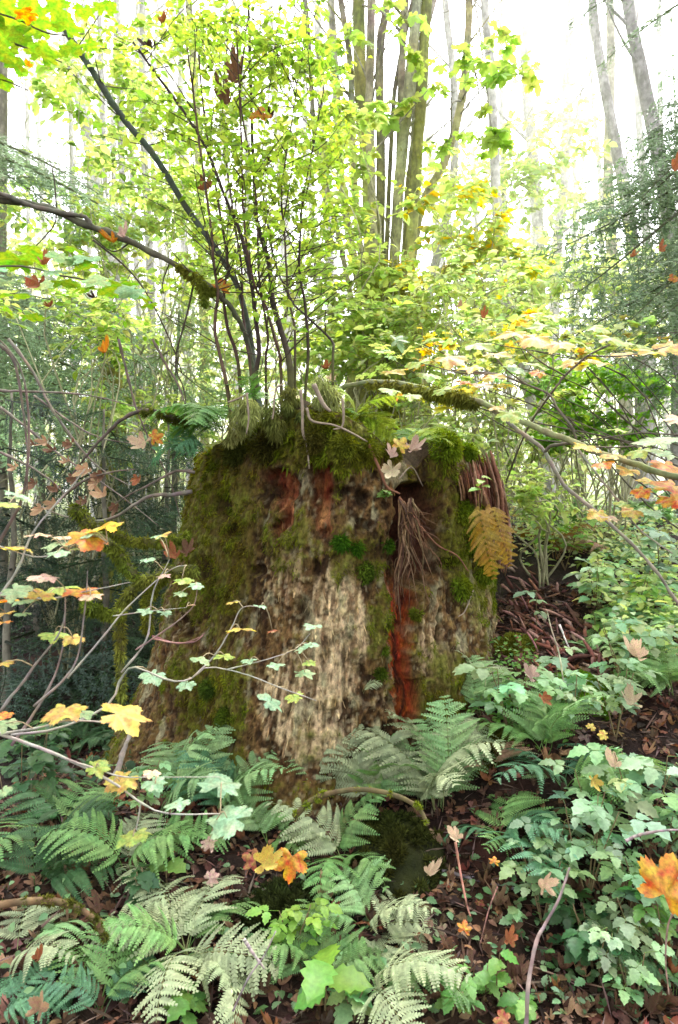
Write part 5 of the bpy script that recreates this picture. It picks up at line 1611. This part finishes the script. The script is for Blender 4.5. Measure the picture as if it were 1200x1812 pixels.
PL = [
    ('salmonberry', 'bluish salmonberry with three-part leaves in front of the big orange leaf', 'bramble', (1040, 1600), .34, 6, .15, 'bluish', ME_COMP, 4),
    ('salmonberry', 'mint salmonberry low over the dark litter left of the grey upright stick', 'bramble', (960, 1640), .24, 6, .12, 'mint', ME_COMP, 4),
    ('salmonberry', 'salmonberry with rounded pale leaflets at the right edge above the orange leaf', 'bramble', (1140, 1500), .36, 6, .17, 'bluish', ME_COMP, 4),
    ('salmonberry', 'mint salmonberry filling the space between the teal fern and the right edge', 'bramble', (1060, 1500), .30, 6, .15, 'mint', ME_COMP, 3),
    ('salmonberry', 'green salmonberry behind the pale fern at the right foot of the stump', 'bramble', (900, 1300), .30, 6, .16, 'mint', ME_COMP, 4),
    ('salmonberry', 'salmonberry with flat bluish leaves on the bank above the moss mound', 'bramble', (985, 1230), .26, 4, .14, 'bluish', ME_COMP, 1),
    ('salmonberry', 'tall thin salmonberry shoot with wide leaves on the red wood slope', 'bramble', (950, 1120), .22, 3, .13, 'bluish', ME_COMP, 1),
    ('salmonberry', 'salmonberry at the right edge of the bank near the peach leaf', 'bramble', (1110, 1250), .36, 5, .17, 'mint', ME_COMP, 3),
    ('salmonberry', 'mint salmonberry high on the right bank below the sword fern', 'bramble', (1060, 1090), .34, 6, .17, 'mint', ME_COMP, 4),
    ('salmonberry', 'pale salmonberry under the side limb at the right edge', 'bramble', (1160, 1060), .40, 6, .20, 'bluish', ME_COMP, 4),
    ('salmonberry', 'bright green salmonberry just behind the brown drooping fern', 'bramble', (1000, 1010), .40, 6, .20, 'lime', ME_COMP, 4),
    ('salmonberry', 'dark green salmonberry shaded under the bluish one', 'bramble', (1050, 1720), .22, 6, .13, 'dark', ME_COMP, 3),
    ('salmonberry', 'salmonberry cut by the right edge at the bottom corner', 'bramble', (1190, 1720), .26, 6, .12, 'green', ME_COMP, 3),
    ('salmonberry', 'mint bramble at the right edge under the pale arching twig', 'bramble', (1170, 1540), .24, 6, .12, 'mint', ME_COMP, 4),
    ('salmonberry', 'low bluish bramble in front of the teal fern, beside the dark gap', 'bramble', (980, 1550), .18, 6, .11, 'bluish', ME_COMP, 4),
    ('salmonberry', 'light bramble at the bottom right corner, left of the curved tan twig', 'bramble', (1120, 1800), .16, 6, .10, 'mint', ME_COMP, 3),
    ('salmonberry', 'low green bramble at the bottom, right of the pale fanned fern', 'bramble', (800, 1800), .12, 6, .085, 'green', ME_COMP, 3),
    ('salmonberry', 'mint bramble low in the right foreground, under the big orange leaf', 'bramble', (1130, 1640), .22, 6, .12, 'mint', ME_COMP, 4),
    ('salmonberry', 'bluish bramble at the bottom right, above the long thin twig', 'bramble', (1060, 1740), .20, 6, .11, 'bluish', ME_COMP, 3),
    ('salmonberry', 'light mint salmonberry in the middle of the right bank, under the cream leaf', 'bramble', (1090, 1310), .30, 6, .13, 'mint', ME_COMP, 4),
    ('salmonberry', 'light green salmonberry right of the moss mound', 'bramble', (1130, 1200), .26, 6, .13, 'mint', ME_COMP, 4),
    ('salmonberry', 'bluish salmonberry just below the moss mound', 'bramble', (1010, 1300), .26, 6, .13, 'bluish', ME_COMP, 4),
    ('salmonberry', 'lime salmonberry on the slope above the dark soil at the right', 'bramble', (1120, 1110), .30, 6, .15, 'lime', ME_COMP, 4),
    ('salmonberry', 'pale bramble between the lobed orange leaf and the right edge, on the litter', 'bramble', (1110, 1690), .20, 6, .11, 'pale', ME_COMP, 3),
    ('salmonberry', 'mint bramble growing among the ferns left of the curled orange leaf', 'bramble', (250, 1470), .26, 6, .11, 'mint', ME_COMP, 3),
    ('salmonberry', 'pale bramble sprig among the ferns below the bottom centre hump', 'bramble', (520, 1700), .18, 6, .10, 'lime', ME_COMP, 3),
    ('seedling', 'little seedling with paired round leaves on a pale stem at bottom right', 'seedling', (885, 1795), .20, 6, .062, 'green', ME_JAG, 1),
    ('seedling', 'green seedling with pointed leaves left of the pale stem seedling', 'seedling', (850, 1790), .12, 6, .06, 'green', ME_JAG, 2),
    ('seedling', 'seedling at the bottom edge by the grey upright stick', 'seedling', (930, 1815), .08, 6, .07, 'green', ME_JAG, 2),
    ('seedling', 'broad-leaved bright green plant at the bottom centre', 'seedling', (575, 1800), .16, 4, .13, 'lime', ME_JAG, 1),
    ('seedling', 'lower mint plant under the broad-leaved bright green one', 'seedling', (625, 1812), .10, 5, .10, 'mint', ME_JAG, 2),
    ('seedling', 'green leaves at the bottom edge below the feathery fern', 'seedling', (330, 1812), .08, 6, .08, 'green', ME_JAG, 3),
    ('seedling', 'small green seedling right of the mint fern in the dark gap', 'seedling', (905, 1660), .10, 5, .06, 'mint', ME_JAG, 2),
    ('seedling', 'tall single seedling with lime leaves on the moss mound', 'seedling', (985, 1240), .22, 5, .09, 'mint', ME_JAG, 1),
    ('seedling', 'bright lime seedling on the bare slope under the side limb', 'seedling', (1050, 1130), .18, 4, .10, 'lime', ME_JAG, 1),
    ('seedling', 'dark leafy seedling between the two lower left ferns', 'seedling', (260, 1620), .14, 6, .09, 'dark', ME_JAG, 3),
    ('seedling', 'round-leaved green seedling above the pink fallen leaf', 'seedling', (295, 1570), .14, 4, .09, 'green', ME_JAG, 1),
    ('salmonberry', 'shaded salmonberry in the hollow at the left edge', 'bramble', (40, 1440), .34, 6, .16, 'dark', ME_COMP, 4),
    ('salmonberry', 'big-leaved lime plant on the bank behind the bark slabs', 'bramble', (930, 930), .35, 6, .22, 'lime', ME_COMP, 3),
    ('salmonberry', 'green salmonberry far right under the hemlock', 'bramble', (1180, 960), .45, 6, .24, 'green', ME_COMP, 4),
]
for (nm, lb, ct, (x, y), h, nl, sz, c, me, ns) in PL:
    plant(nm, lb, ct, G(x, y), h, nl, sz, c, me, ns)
p_, n_ = S(850, 860, .04)
plant('seedling', 'small lime seedling sprouting in front of the red bark slabs', 'seedling', P(852, 890, 3.2), .13, 5, .08, 'lime', ME_JAG, 1)
p_, n_ = S(685, 885, .02)
plant('seedling', 'tiny green clover-like seedling clinging to the stump by the root fibres', 'seedling', p_, .05, 7, .05, 'green', ME_JAG, 2, lean=(0, -.06))

# clover-like ground cover and moss mounds right of the stump
def cover(name, label, boxes, n, size, cols, temps, hmax, cat='ground cover'):
    P_, C_ = [], []
    for (x0, y0, x1, y1, m) in boxes:
        for _ in range(int(n * m)):
            g = G(rng.uniform(x0, x1), rng.uniform(y0, y1))
            P_.append(g + np.array([rng.normal() * .02, rng.normal() * .02, rng.uniform(.0, hmax)]))
    P_ = np.array(P_)
    m = len(P_)
    b = MB()
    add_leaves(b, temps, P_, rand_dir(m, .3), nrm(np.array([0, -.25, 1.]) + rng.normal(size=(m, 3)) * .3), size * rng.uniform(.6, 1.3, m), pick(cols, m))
    return tag(b.build(name, M_LEAF, smooth=False), label, kind='stuff')


cover('clover', 'small round green leaves carpeting the bank right of the stump', [(850, 1160, 950, 1290, .5), (880, 1230, 1010, 1330, .35), (800, 1230, 900, 1300, .15)], 900, .028, [(.14, .30, .05), (.18, .34, .07), (.10, .24, .05)], T_OVAL, .12)
cover('ground_cover', 'mixed low green leaves on the bank behind the stump', [(1040, 960, 1200, 1110, .40), (920, 880, 1200, 960, .40), (1080, 1100, 1200, 1200, .2)], 2200, .060, PALE + LIME + MINT, T_OVAL + T_JAG, .22)
cover('ground_cover', 'small mint and green leaves pushing up through the litter near the camera', [(940, 1470, 1200, 1812, .5), (380, 1480, 760, 1812, .2), (0, 1450, 380, 1812, .2), (760, 1480, 940, 1812, .1)], 900, .030, [(.15, .27, .12), (.20, .32, .16), (.11, .22, .08)], T_OVAL + T_JAG, .07)
cover('ground_cover', 'yellow-green leaves filling the hollow behind the right shoulder of the stump', [(905, 900, 1080, 985, .6), (920, 960, 1200, 1010, .4)], 1300, .055, PALE + LIME + [(.45, .36, .12)], T_OVAL, .26)
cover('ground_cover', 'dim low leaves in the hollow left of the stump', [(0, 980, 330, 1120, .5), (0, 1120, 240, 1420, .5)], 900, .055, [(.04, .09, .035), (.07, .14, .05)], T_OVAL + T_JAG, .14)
for (lb, x, y, rd, c) in [('bright green feathery moss mound on the bank right of the stump', 1030, 1235, .17, (.10, .19, .012)), ('smaller olive moss mound touching the right foot of the stump', 905, 1150, .13, (.13, .15, .02)), ('dark mossy hump in the centre foreground under the mint ferns', 700, 1530, .20, (.035, .04, .008)),
                         ('dark mossy hump at the bottom behind the crossed twigs', 500, 1640, .16, (.022, .03, .007)), ('moss tuft at the right edge of the bank', 1180, 1190, .09, (.12, .16, .02)), ('low moss bank beneath the brown ferns right of the stump', 860, 1330, .12, (.09, .085, .015))]:
    g = G(x, y)
    root = thing('moss_mound', lb, 'moss', g)
    a = np.linspace(0, TAU, 40, endpoint=False)
    rr = np.linspace(0, 1, 14)
    V = np.array([[g[0] + rd * q * math.cos(t), g[1] + rd * q * math.sin(t), 0] for q in rr for t in a])
    V[:, 2] = ground_h(V[:, 0], V[:, 1]) - .02 + rd * .55 * np.repeat((1 - rr ** 2) ** .7, 40) + .1 * rd * fbm(V * np.array([14, 14, 0]), 3, 3)
    i = np.arange(13)[:, None] * 40
    j = np.arange(40)[None]
    j2 = (j + 1) % 40
    mb = MB()
    mb.add(V, None, np.stack([i + j, i + j2, i + 40 + j2, i + 40 + j], -1).reshape(-1, 4), np.asarray(c) * .6)
    mb.build('hump', M_SOIL, root)
    bl = MB()
    for v in V[rng.integers(0, len(V), 90)]:
        moss_tuft(bl, v, np.array([0, -.3, 1.]), .03, 120, .024, np.asarray(c) * rng.uniform(.7, 1.4), .1, .6)
    bl.build('moss', M_MOSS, root, smooth=False)['kind'] = 'stuff'

# ------------------------------------------------------------------ mossy roots, sticks
def ground_stick(name, label, cat, pts, w, col, moss=None, lift=.02):
    q = []
    for p in pts:
        g = G(p[0], p[1])
        q.append(g + np.array([0, 0, lift]) if len(p) < 3 else P(p[0], p[1], p[2]))
    q = np.array(q)
    d = q[:, 1].mean()
    p = smooth_poly(q, 26)
    r = (np.linspace(w * .40, w * .2, 26) if moss is None else np.linspace(w * .5, w * .32, 26)) / F * d
    if moss is None:
        mb = MB()
        tube(mb, p, r, 7, pick([np.asarray(col)], 26, .25), .4, seed=int(rng.integers(1e6)))
        return tag(mb.build(name, M_TWIG, smooth=True, at=p[0]), label, cat)
    root = thing(name, label, cat, p[0])
    mb = MB()
    tube(mb, p, r, 9, pick([np.asarray(col)], 26, .15), .3, seed=int(rng.integers(1e6)))
    mb.build('wood', M_TWIG, root)
    bl = MB()
    for i in range(26):
        moss_tuft(bl, p[i] + rng.normal(size=3) * r[i] * .3, np.array([0, -.3, .8]), r[i] * rng.uniform(.6, 1.15), int(rng.choice([0, 60, 150])), .013, moss, .3, .9)
    bl.build('moss', M_MOSS, root, smooth=False)['kind'] = 'stuff'
    return root


ground_stick('mossy_root', 'mossy root arching over the ground below the stump, among pale ferns', 'root', [(520, 1445, 2.35), (560, 1412, 2.35), (620, 1398, 2.33), (680, 1402, 2.3), (735, 1425, 2.27), (758, 1460, 2.25)], 11, (.09, .07, .03), (.17, .21, .02))
ground_stick('mossy_root', 'brown mossy root curving in from the left edge to the feathery fern', 'root', [(-30, 1606, 1.75), (60, 1594, 1.78), (120, 1600, 1.8), (165, 1625, 1.8), (185, 1660, 1.8)], 14, (.13, .09, .045), (.08, .09, .015))
ground_stick('stick', 'grey upright stick in the litter at bottom right', 'stick', [(930, 1850, 1.74), (932, 1800, 1.75), (935, 1740, 1.77), (948, 1670, 1.8), (962, 1640, 1.82), (985, 1600, 1.84), (1000, 1560, 1.87), (1008, 1535, 1.88)], 10, (.24, .18, .16))
ground_stick('stick', 'long purple-grey stick lying across the dark gap', 'stick', [(770, 1550), (830, 1565), (890, 1580), (930, 1588)], 10, (.16, .13, .14))
ground_stick('stick', 'short whitish stick pointing right beside the dark hump', 'stick', [(432, 1662, 1.7), (450, 1690, 1.7), (468, 1714, 1.7)], 9, (.33, .28, .26))
ground_stick('stick', 'thin dark twig crossing the short whitish stick', 'stick', [(412, 1790, 1.62), (440, 1730, 1.66), (468, 1690, 1.7), (488, 1648, 1.75)], 5, (.14, .11, .11))
ground_stick('stick', 'thin bare red stem standing above the lobed orange leaf', 'stick', [(806, 1490, 2.1), (816, 1550, 2.05), (826, 1600, 2.0), (833, 1622, 1.98)], 6, (.30, .14, .10))
ground_stick('stick', 'thin brown stem leaning in the dark gap, right of the red one', 'stick', [(880, 1570, 2.1), (865, 1610, 2.05), (850, 1670, 2.0)], 4, (.20, .10, .08))
ground_stick('stick', 'curved tan twig at the right edge below the big orange leaf', 'stick', [(1196, 1605, 1.8), (1182, 1640, 1.78), (1178, 1700, 1.76), (1184, 1760, 1.74)], 5, (.24, .16, .12))
ground_stick('stick', 'pale twig arching behind the big orange leaf', 'stick', [(1108, 1488, 1.95), (1130, 1478, 1.94), (1170, 1470, 1.92), (1215, 1468, 1.9)], 8, (.30, .24, .24))
ground_stick('stick', 'long thin twig lying flat near the bottom right corner', 'stick', [(930, 1720), (1000, 1745), (1060, 1760), (1130, 1775)], 5, (.22, .14, .10))
ground_stick('stick', 'pale bent twig on the red wood slope right of the stump', 'stick', [(990, 1105, 3.3), (1004, 1140, 3.25), (1010, 1150, 3.25)], 5, (.5, .45, .42))
ground_stick('stick', 'thin straight stalk rising out of the moss mound', 'stick', [(1000, 1230, 3.0), (990, 1160, 3.0), (975, 1110, 3.0), (968, 1080, 3.0)], 4, (.4, .36, .25))

# ------------------------------------------------------------------ fallen leaves
def fallen(label, px, py, d, w, c, me, pitch=None, yaw=None, group=None, pos=None, roll=None):
    pos = P(px, py, d) if pos is None else pos
    up = nrm(np.array([rng.normal() * .3, -.5 + rng.normal() * .25, .9])) if pitch is None else nrm(np.array([roll or 0, -math.sin(pitch), math.cos(pitch)]))
    yaw = rng.uniform(0, TAU) if yaw is None else yaw
    fw = np.array([math.cos(yaw), math.sin(yaw) * .7, math.sin(yaw) * .5])
    fw = fw - up * (fw @ up)
    s = w / F * pos[1] * .66
    o = link('fallen_leaf', me[rng.integers(0, len(me))], None, pos - nrm(fw) * s * .25, frame(fw, up), s, np.clip(np.asarray(COLN[c]) * rng.uniform(.85, 1.15), 0, .9))
    return tag(o, label, 'leaf', group)


FL = [
    ('big ragged orange maple leaf caught upright at the right edge', 1182, 1560, 1.75, 135, 'o', ME_BIG, 1.2, 1.2),
    ('yellow-green half of a curled leaf behind the feathery fern', 478, 1525, 2.0, 85, 'y', ME_CURL, .9, .3),
    ('orange leaf resting by the curled yellow-green one', 515, 1530, 2.0, 80, 'o', ME_BIG, 1.0, 4.6),
    ('brown leaf tucked left of the curled yellow-green one', 445, 1520, 2.02, 50, 'r', ME_BIG, .9, 2.6),
    ('cream leaf hanging by its stalk over the stump rim', 690, 838, 2.95, 62, 'w', ME_CURL, 1.3, 4.4),
    ('bright yellow leaf standing on the stump rim', 710, 785, 3.0, 42, 'y', ME_BIG, 1.3, 1.2),
    ('tan folded leaf right of the yellow one on the stump rim', 735, 796, 3.02, 50, 'k', ME_CURL, 1.0, .3),
    ('brown-pink leaf left of the yellow one on the stump rim', 692, 804, 3.0, 38, 'k', ME_CURL, 1.1, 2.0),
    ('yellow-orange leaf stuck on the bush stems', 391, 505, 3.3, 46, 'o', ME_BIG, 1.4, 1.57),
    ('crumpled red-brown leaf in the bush above the diagonal sapling', 365, 333, 3.2, 48, 'r', ME_CURL, 1.2, 1.0),
    ('dark brown crumpled leaf high in the bush, left of the orange-yellow one', 397, 180, 3.2, 55, 'b', ME_CURL, 1.2, 2.0),
    ('tall dark brown leaf at the top of the bush', 418, 140, 3.3, 60, 'b', ME_CURL, 1.3, 1.57),
    ('orange-yellow leaf high in the bush', 460, 200, 3.2, 50, 'o', ME_BIG, 1.3, 1.4),
    ('dark dead leaf behind the orange-yellow one in the bush', 475, 212, 3.35, 46, 'd', ME_CURL, 1.3, 5),
    ('dark dead leaf at the upper left twig tip of the bush', 262, 88, 3.1, 46, 'd', ME_CURL, 1.0, 4.0),
    ('small orange leaf near the top of the bush', 292, 42, 3.2, 32, 'r', ME_CURL, .8, 0),
    ('small black leaf beside a stem knot of the bush', 482, 288, 3.3, 26, 'd', ME_CURL, .6, 0),
    ('pinkish tan leaf perched on the forked mossy branch', 222, 416, 3.15, 38, 'k', ME_CURL, 1.1, 1.2),
    ('orange leaf hanging just left of the pinkish tan one on the branch', 197, 432, 3.15, 40, 'o', ME_CURL, 1.0, 4.0),
    ('long rust leaf strip dangling at the left among the lime leaves', 68, 510, 2.5, 60, 'r', ME_CURL, 1.3, 4.6),
    ('rust-orange leaf on top of the lime leaves at the left', 85, 468, 2.5, 44, 'r', ME_CURL, .8, .4),
    ('lower rust leaf curl at the left, under the long strip', 90, 545, 2.5, 30, 'r', ME_CURL, .8, 5.6),
    ('black curled leaf hanging under the lime maple spray', 168, 530, 2.7, 30, 'd', ME_CURL, 1.2, 4.6),
    ('orange leaf lit up in front of the mossy snag', 190, 620, 3.4, 38, 'o', ME_CURL, 1.2, 1.0),
    ('large tan leaf hanging from the bare twigs left of the stump top', 252, 790, 3.05, 60, 'p', ME_CURL, 1.3, 4.4),
    ('bright orange leaf beside the large tan one', 276, 772, 3.02, 38, 'o', ME_BIG, 1.3, .6),
    ('rust leaf dangling under the large tan one', 243, 852, 3.05, 36, 'r', ME_CURL, 1.3, 4.6),
    ('pale round pink leaf lying on the feathery fern', 377, 1552, 1.65, 40, 'k', [ME_VINE[0]], 1.0, 0.5),
    ('pinkish torn leaf standing above the feathery fern', 372, 1492, 1.65, 42, 'k', ME_CURL, 1.2, 1.5),
    ('pale peach leaf folded on the salmonberry right of the pale fern', 935, 1192, 2.8, 50, 'k', ME_CURL, 1.1, 2.2),
    ('brown leaf hanging below the folded peach leaf', 963, 1238, 2.75, 40, 'r', ME_CURL, 1.2, 5.0),
    ('wide peach leaf lying on the bank near the right edge', 1118, 1160, 2.9, 72, 'p', ME_CURL, .7, 2.5),
    ('large pale cream leaf on the bank under the peach leaf', 1110, 1245, 2.7, 66, 'w', ME_CURL, .8, 3.0),
    ('peach leaf lying in the dark fern on the right bank', 1080, 1350, 2.5, 50, 'p', ME_CURL, .7, 2.0),
    ('tan leaf curled at the tip of the dark gap', 803, 1480, 2.1, 46, 'p', ME_CURL, .8, 2.4),
    ('lobed orange leaf on the dark litter under the red stem', 822, 1640, 1.95, 34, 'o', ME_BIG, .7, 1.3),
    ('small yellow leaf near the back of the dark gap', 875, 1522, 2.1, 26, 'o', ME_BIG, .5, 1.3),
    ('rust leaf curled right of the lobed orange one', 902, 1660, 1.9, 46, 'r', ME_CURL, .8, 1.3),
    ('tall tan leaf standing behind the left salmonberry', 962, 1560, 1.95, 60, 'p', ME_CURL, 1.2, 1.57),
    ('long tan leaf on the litter left of the red stem', 765, 1545, 2.1, 44, 'p', ME_CURL, .6, .4),
    ('orange leaf at the bottom edge right of the pale fern', 890, 1805, 1.65, 46, 'r', ME_BIG, .5, 3),
    ('brown upright leaf in the bottom left corner', 75, 1775, 1.6, 70, 't', ME_CURL, 1.1, 1.3),
    ('orange-brown leaf half hidden under the left pale fern', 72, 1692, 1.7, 36, 'r', ME_CURL, .7, 1),
    ('faded red leaf on the stump flank beside the mossy limb', 305, 985, 2.95, 46, 'r', ME_CURL, .9, 2.6),
    ('dark red leaf bunch on the stump edge at left', 335, 975, 2.98, 46, 'b', ME_CURL, 1.0, 1.0),
    ('yellow leaflet pair on the dark fern of the right bank, upper', 1047, 1285, 2.5, 24, 'y', [ME_VINE[1]], .8, 1), ('yellow leaflet below the upper pair on the dark fern', 1066, 1300, 2.5, 28, 'y', [ME_VINE[2]], .8, 3),
    ('thin yellow curl hanging under the dark fern of the right bank', 1050, 1385, 2.4, 40, 'y', ME_CURL, 1.2, 4.8),
    ('orange leaf glowing between the roots and the mossy maple branch', 578, 652, 3.5, 28, 'r', ME_CURL, 1.0, .3),
    ('pinkish orange leaf just below that glowing orange one', 588, 673, 3.5, 32, 'p', ME_CURL, 1.0, .3),
    ('large dark green maple leaf above the mossy maple branch', 708, 602, 3.4, 52, 'g', ME_BIG, .9, 0),
    ('rust leaf hung in the yellow-green shrub above the maple branch', 855, 560, 3.9, 24, 'r', ME_CURL, 1.1, 1.5),
    ('brown leaf hung to the left of the rust one in the shrub', 815, 545, 4.0, 26, 't', ME_CURL, 1.1, .5),
    ('dark red leaf on the hemlock at the right edge', 1192, 300, 4.0, 34, 'r', ME_CURL, 1.0, 1.5),
    ('orange leaf caught in the middle of the hemlock sprays', 1168, 442, 4.0, 30, 'r', ME_CURL, 1.1, 1.5),
    ('small rust leaf left of the orange one in the hemlock', 1120, 455, 4.0, 22, 'r', ME_CURL, .9, 0),
    ('yellow leaf at the right edge of the hemlock sprays', 1195, 490, 4.0, 34, 'o', ME_BIG, 1.0, 2),
]
for (lb, x, y, d, w, c, me, pit, yw) in FL:
    fallen(lb, x, y, d, w, c, me, pit, yw)
BL = [(150, 835, 50), (132, 850, 40), (80, 785, 36), (95, 800, 40), (182, 880, 55), (168, 860, 40), (95, 895, 40), (205, 900, 36), (120, 820, 34), (60, 790, 30), (60, 860, 40), (125, 790, 40), (175, 845, 44), (100, 870, 36), (70, 905, 40), (150, 890, 36), (30, 830, 36)]
for (x, y, w_) in BL:
    fallen('dry brown curled leaf hanging in the bare twigs at left', x, y, 3.0 + rng.normal() * .1, w_ * .95, 'b' if rng.random() < .6 else 't', ME_CURL, 1.3 + rng.normal() * .15, 4.6 + rng.normal() * .3, 'dry leaves hanging in the bare twigs')


def litter(label, group, boxes, n, cs, smin, smax, mes):
    for k in range(n):
        b = boxes[rng.integers(0, len(boxes))]
        g = G(rng.uniform(b[0], b[2]), rng.uniform(b[1], b[3]))
        up = nrm(np.array([rng.normal() * .3, -.25 + rng.normal() * .3, 1.]))
        fw = np.array([rng.normal(), rng.normal(), 0])
        fw = nrm(fw - up * (fw @ up))
        s = rng.uniform(smin, smax)
        o = link('fallen_leaf', mes[rng.integers(0, len(mes))], None, g + np.array([0, 0, .008 + s * .12]), frame(fw, up), s, np.clip(np.asarray(COLN[cs[rng.integers(0, len(cs))]]) * rng.uniform(.5, 1.1), 0, .9))
        tag(o, label, 'leaf', group)


R1 = [(760, 1480, 1200, 1812), (820, 1560, 1180, 1812)]
R2 = [(0, 1430, 420, 1812), (0, 1600, 300, 1812), (380, 1600, 760, 1812)]
R3 = [(940, 1060, 1200, 1440)]
litter('dark brown fallen leaf in the litter at bottom right', 'dark litter leaves at bottom right', R1, 95, 'bbbtd', .035, .08, ME_CURL)
litter('tan or rust fallen leaf scattered over the dark litter at bottom right', 'rusty litter leaves at bottom right', R1, 36, 'ttrp', .03, .06, ME_CURL + ME_BIG)
litter('brown fallen leaf lying under the ferns at lower left', 'litter leaves under the left ferns', R2, 48, 'bbdt', .035, .07, ME_CURL)
litter('brown or peach fallen leaf lying on the bank at right', 'litter leaves on the right bank', R3, 38, 'btkrp', .035, .07, ME_CURL + ME_BIG)

# needles, bark crumbs and bits of twig: the litter nobody could count
lm = MB()
n = 34000
xx, yy = rng.uniform(-1.6, 2.2, n), rng.uniform(1.3, 4.6, n)
g = np.c_[xx, yy, ground_h(xx, yy) + rng.uniform(0, .018, n)]
bt = rng.random(n) < .35
add_leaves(lm, T_OVAL, g[~bt], rand_dir((~bt).sum(), .3), nrm(np.array([0, -.2, 1.]) + rng.normal(size=((~bt).sum(), 3)) * .5), rng.uniform(.012, .06, (~bt).sum()), pick([(.05, .028, .018), (.09, .045, .028), (.03, .018, .012), (.16, .09, .06), (.22, .11, .06)], (~bt).sum(), .3))
add_leaves(lm, [blade_template(.035, 1, 0, .3, .05)], g[bt], rand_dir(bt.sum(), .25, .1), nrm(np.array([0, 0, 1.]) + rng.normal(size=(bt.sum(), 3)) * .4), rng.uniform(.04, .14, bt.sum()), pick([(.10, .06, .045), (.16, .11, .09), (.05, .03, .02)], bt.sum(), .3))
n = 2200
xx, yy = rng.uniform(-1.5, 2.0, n), rng.uniform(1.35, 4.2, n)
add_leaves(lm, T_CURL + T_BIG, np.c_[xx, yy, ground_h(xx, yy) + rng.uniform(.004, .03, n)], rand_dir(n, .15), nrm(np.array([0, -.2, 1.]) + rng.normal(size=(n, 3)) * .45), rng.uniform(.025, .06, n), pick([(.09, .05, .03), (.15, .08, .045), (.05, .03, .02), (.24, .14, .085), (.20, .08, .04)], n, .3))
tag(lm.build('leaf_litter', M_DEAD, smooth=False), 'dark brown crumbs of leaf and twig covering the ground', kind='stuff')

# splintered red wood sliding off the right of the stump
for k in range(130):
    x, y = rng.uniform(895, 1070), rng.uniform(985, 1200)
    if y < 1010 + (x - 930) * .5:
        continue
    g = G(x, y)
    L_ = rng.uniform(.05, .2)
    a = rng.normal() * .5 - .75
    dr = nrm(np.array([math.cos(a) * .8, -.5 + rng.normal() * .3, math.sin(a) * .8]))
    mb = MB()
    q = smooth_poly([g - dr * L_ * .5, g + rng.normal(size=3) * .008, g + dr * L_ * .5], 7) + np.array([0, 0, .025])
    tube(mb, q, rng.uniform(.004, .013) * np.array([.5, 1, 1.1, 1, .9, .7, .3]), 5, pick([(.24, .10, .07), (.13, .055, .045), (.34, .20, .16)], 1)[0], .4, seed=k)
    tag(mb.build('wood_splinter', M_WOOD, at=g), 'red-brown rotten wood splinter on the slope right of the stump', 'wood splinter', 'rotten wood splinters right of the stump')

# ------------------------------------------------------------------ the bright haze among the far trees, standing in for veiling glare too
mm_ = bpy.data.materials.new('mist')
mm_.use_nodes = True
n2 = mm_.node_tree
n2.nodes.clear()
v_ = n2.nodes.new('ShaderNodeVolumeScatter')
v_.inputs['Density'].default_value = .027
v_.inputs['Anisotropy'].default_value = .5
v_.inputs['Color'].default_value = (.965, 1, .86, 1)  # yellow-green of leaf-filtered light put into the scatter colour
o2 = n2.nodes.new('ShaderNodeOutputMaterial')
n2.links.new(v_.outputs[0], o2.inputs['Volume'])
mb = MB()
V = [(x, y, z) for z in (-1, 13) for y in (6.5, 48) for x in (-42, 42)]
mb.add(V, None, [[0, 2, 3, 1], [4, 5, 7, 6], [0, 1, 5, 4], [2, 6, 7, 3], [0, 4, 6, 2], [1, 3, 7, 5]])
tag(mb.build('mist', mm_, smooth=False), 'bright pale haze hanging among the far trees', kind='stuff')
scene.cycles.volume_bounces = 1

# ------------------------------------------------------------------ light, sky, camera
SUN_EL, SUN_AZ = math.radians(58), math.radians(25)
w = bpy.data.worlds.new('World')
scene.world = w
w.use_nodes = True
nt = w.node_tree
nt.nodes.clear()
sky = nt.nodes.new('ShaderNodeTexSky')
sky.sky_type = 'NISHITA'
sky.sun_disc = False
sky.sun_elevation = SUN_EL
sky.sun_rotation = SUN_AZ
sky.dust_density = 4
hs = nt.nodes.new('ShaderNodeHueSaturation')
hs.inputs['Saturation'].default_value = .15
hs.inputs['Value'].default_value = 6.5
bg = nt.nodes.new('ShaderNodeBackground')
bg.inputs['Strength'].default_value = .15
ow = nt.nodes.new('ShaderNodeOutputWorld')
nt.links.new(sky.outputs[0], hs.inputs['Color'])
nt.links.new(hs.outputs[0], bg.inputs[0])
nt.links.new(bg.outputs[0], ow.inputs[0])

sl = bpy.data.lights.new('sun', 'SUN')
sl.energy = 3.6
sl.angle = math.radians(14)
sl.color = (1, .96, .88)
so = bpy.data.objects.new('sun', sl)
COL.objects.link(so)
dv = Vector((math.sin(SUN_AZ) * math.cos(SUN_EL), math.cos(SUN_AZ) * math.cos(SUN_EL), math.sin(SUN_EL)))
so.rotation_euler = dv.to_track_quat('Z', 'Y').to_euler()
so.location = (0, 0, 12)

cd = bpy.data.cameras.new('camera')
cam = bpy.data.objects.new('camera', cd)
COL.objects.link(cam)
cam.location = (0, 0, CAMZ)
cam.rotation_euler = (math.radians(90), 0, 0)
cd.sensor_fit = 'VERTICAL'
cd.sensor_height = 36
cd.lens = 24
cd.clip_start = .05
cd.clip_end = 600
cd.dof.use_dof = True
cd.dof.focus_distance = 3.0
cd.dof.aperture_fstop = 5.6
scene.camera = cam
scene.view_settings.view_transform = 'Standard'
scene.view_settings.look = 'None'
scene.view_settings.exposure = 0
scene.cycles.use_denoising = True
scene.cycles.max_bounces = 8
scene.cycles.transmission_bounces = 6
scene.cycles.diffuse_bounces = 4
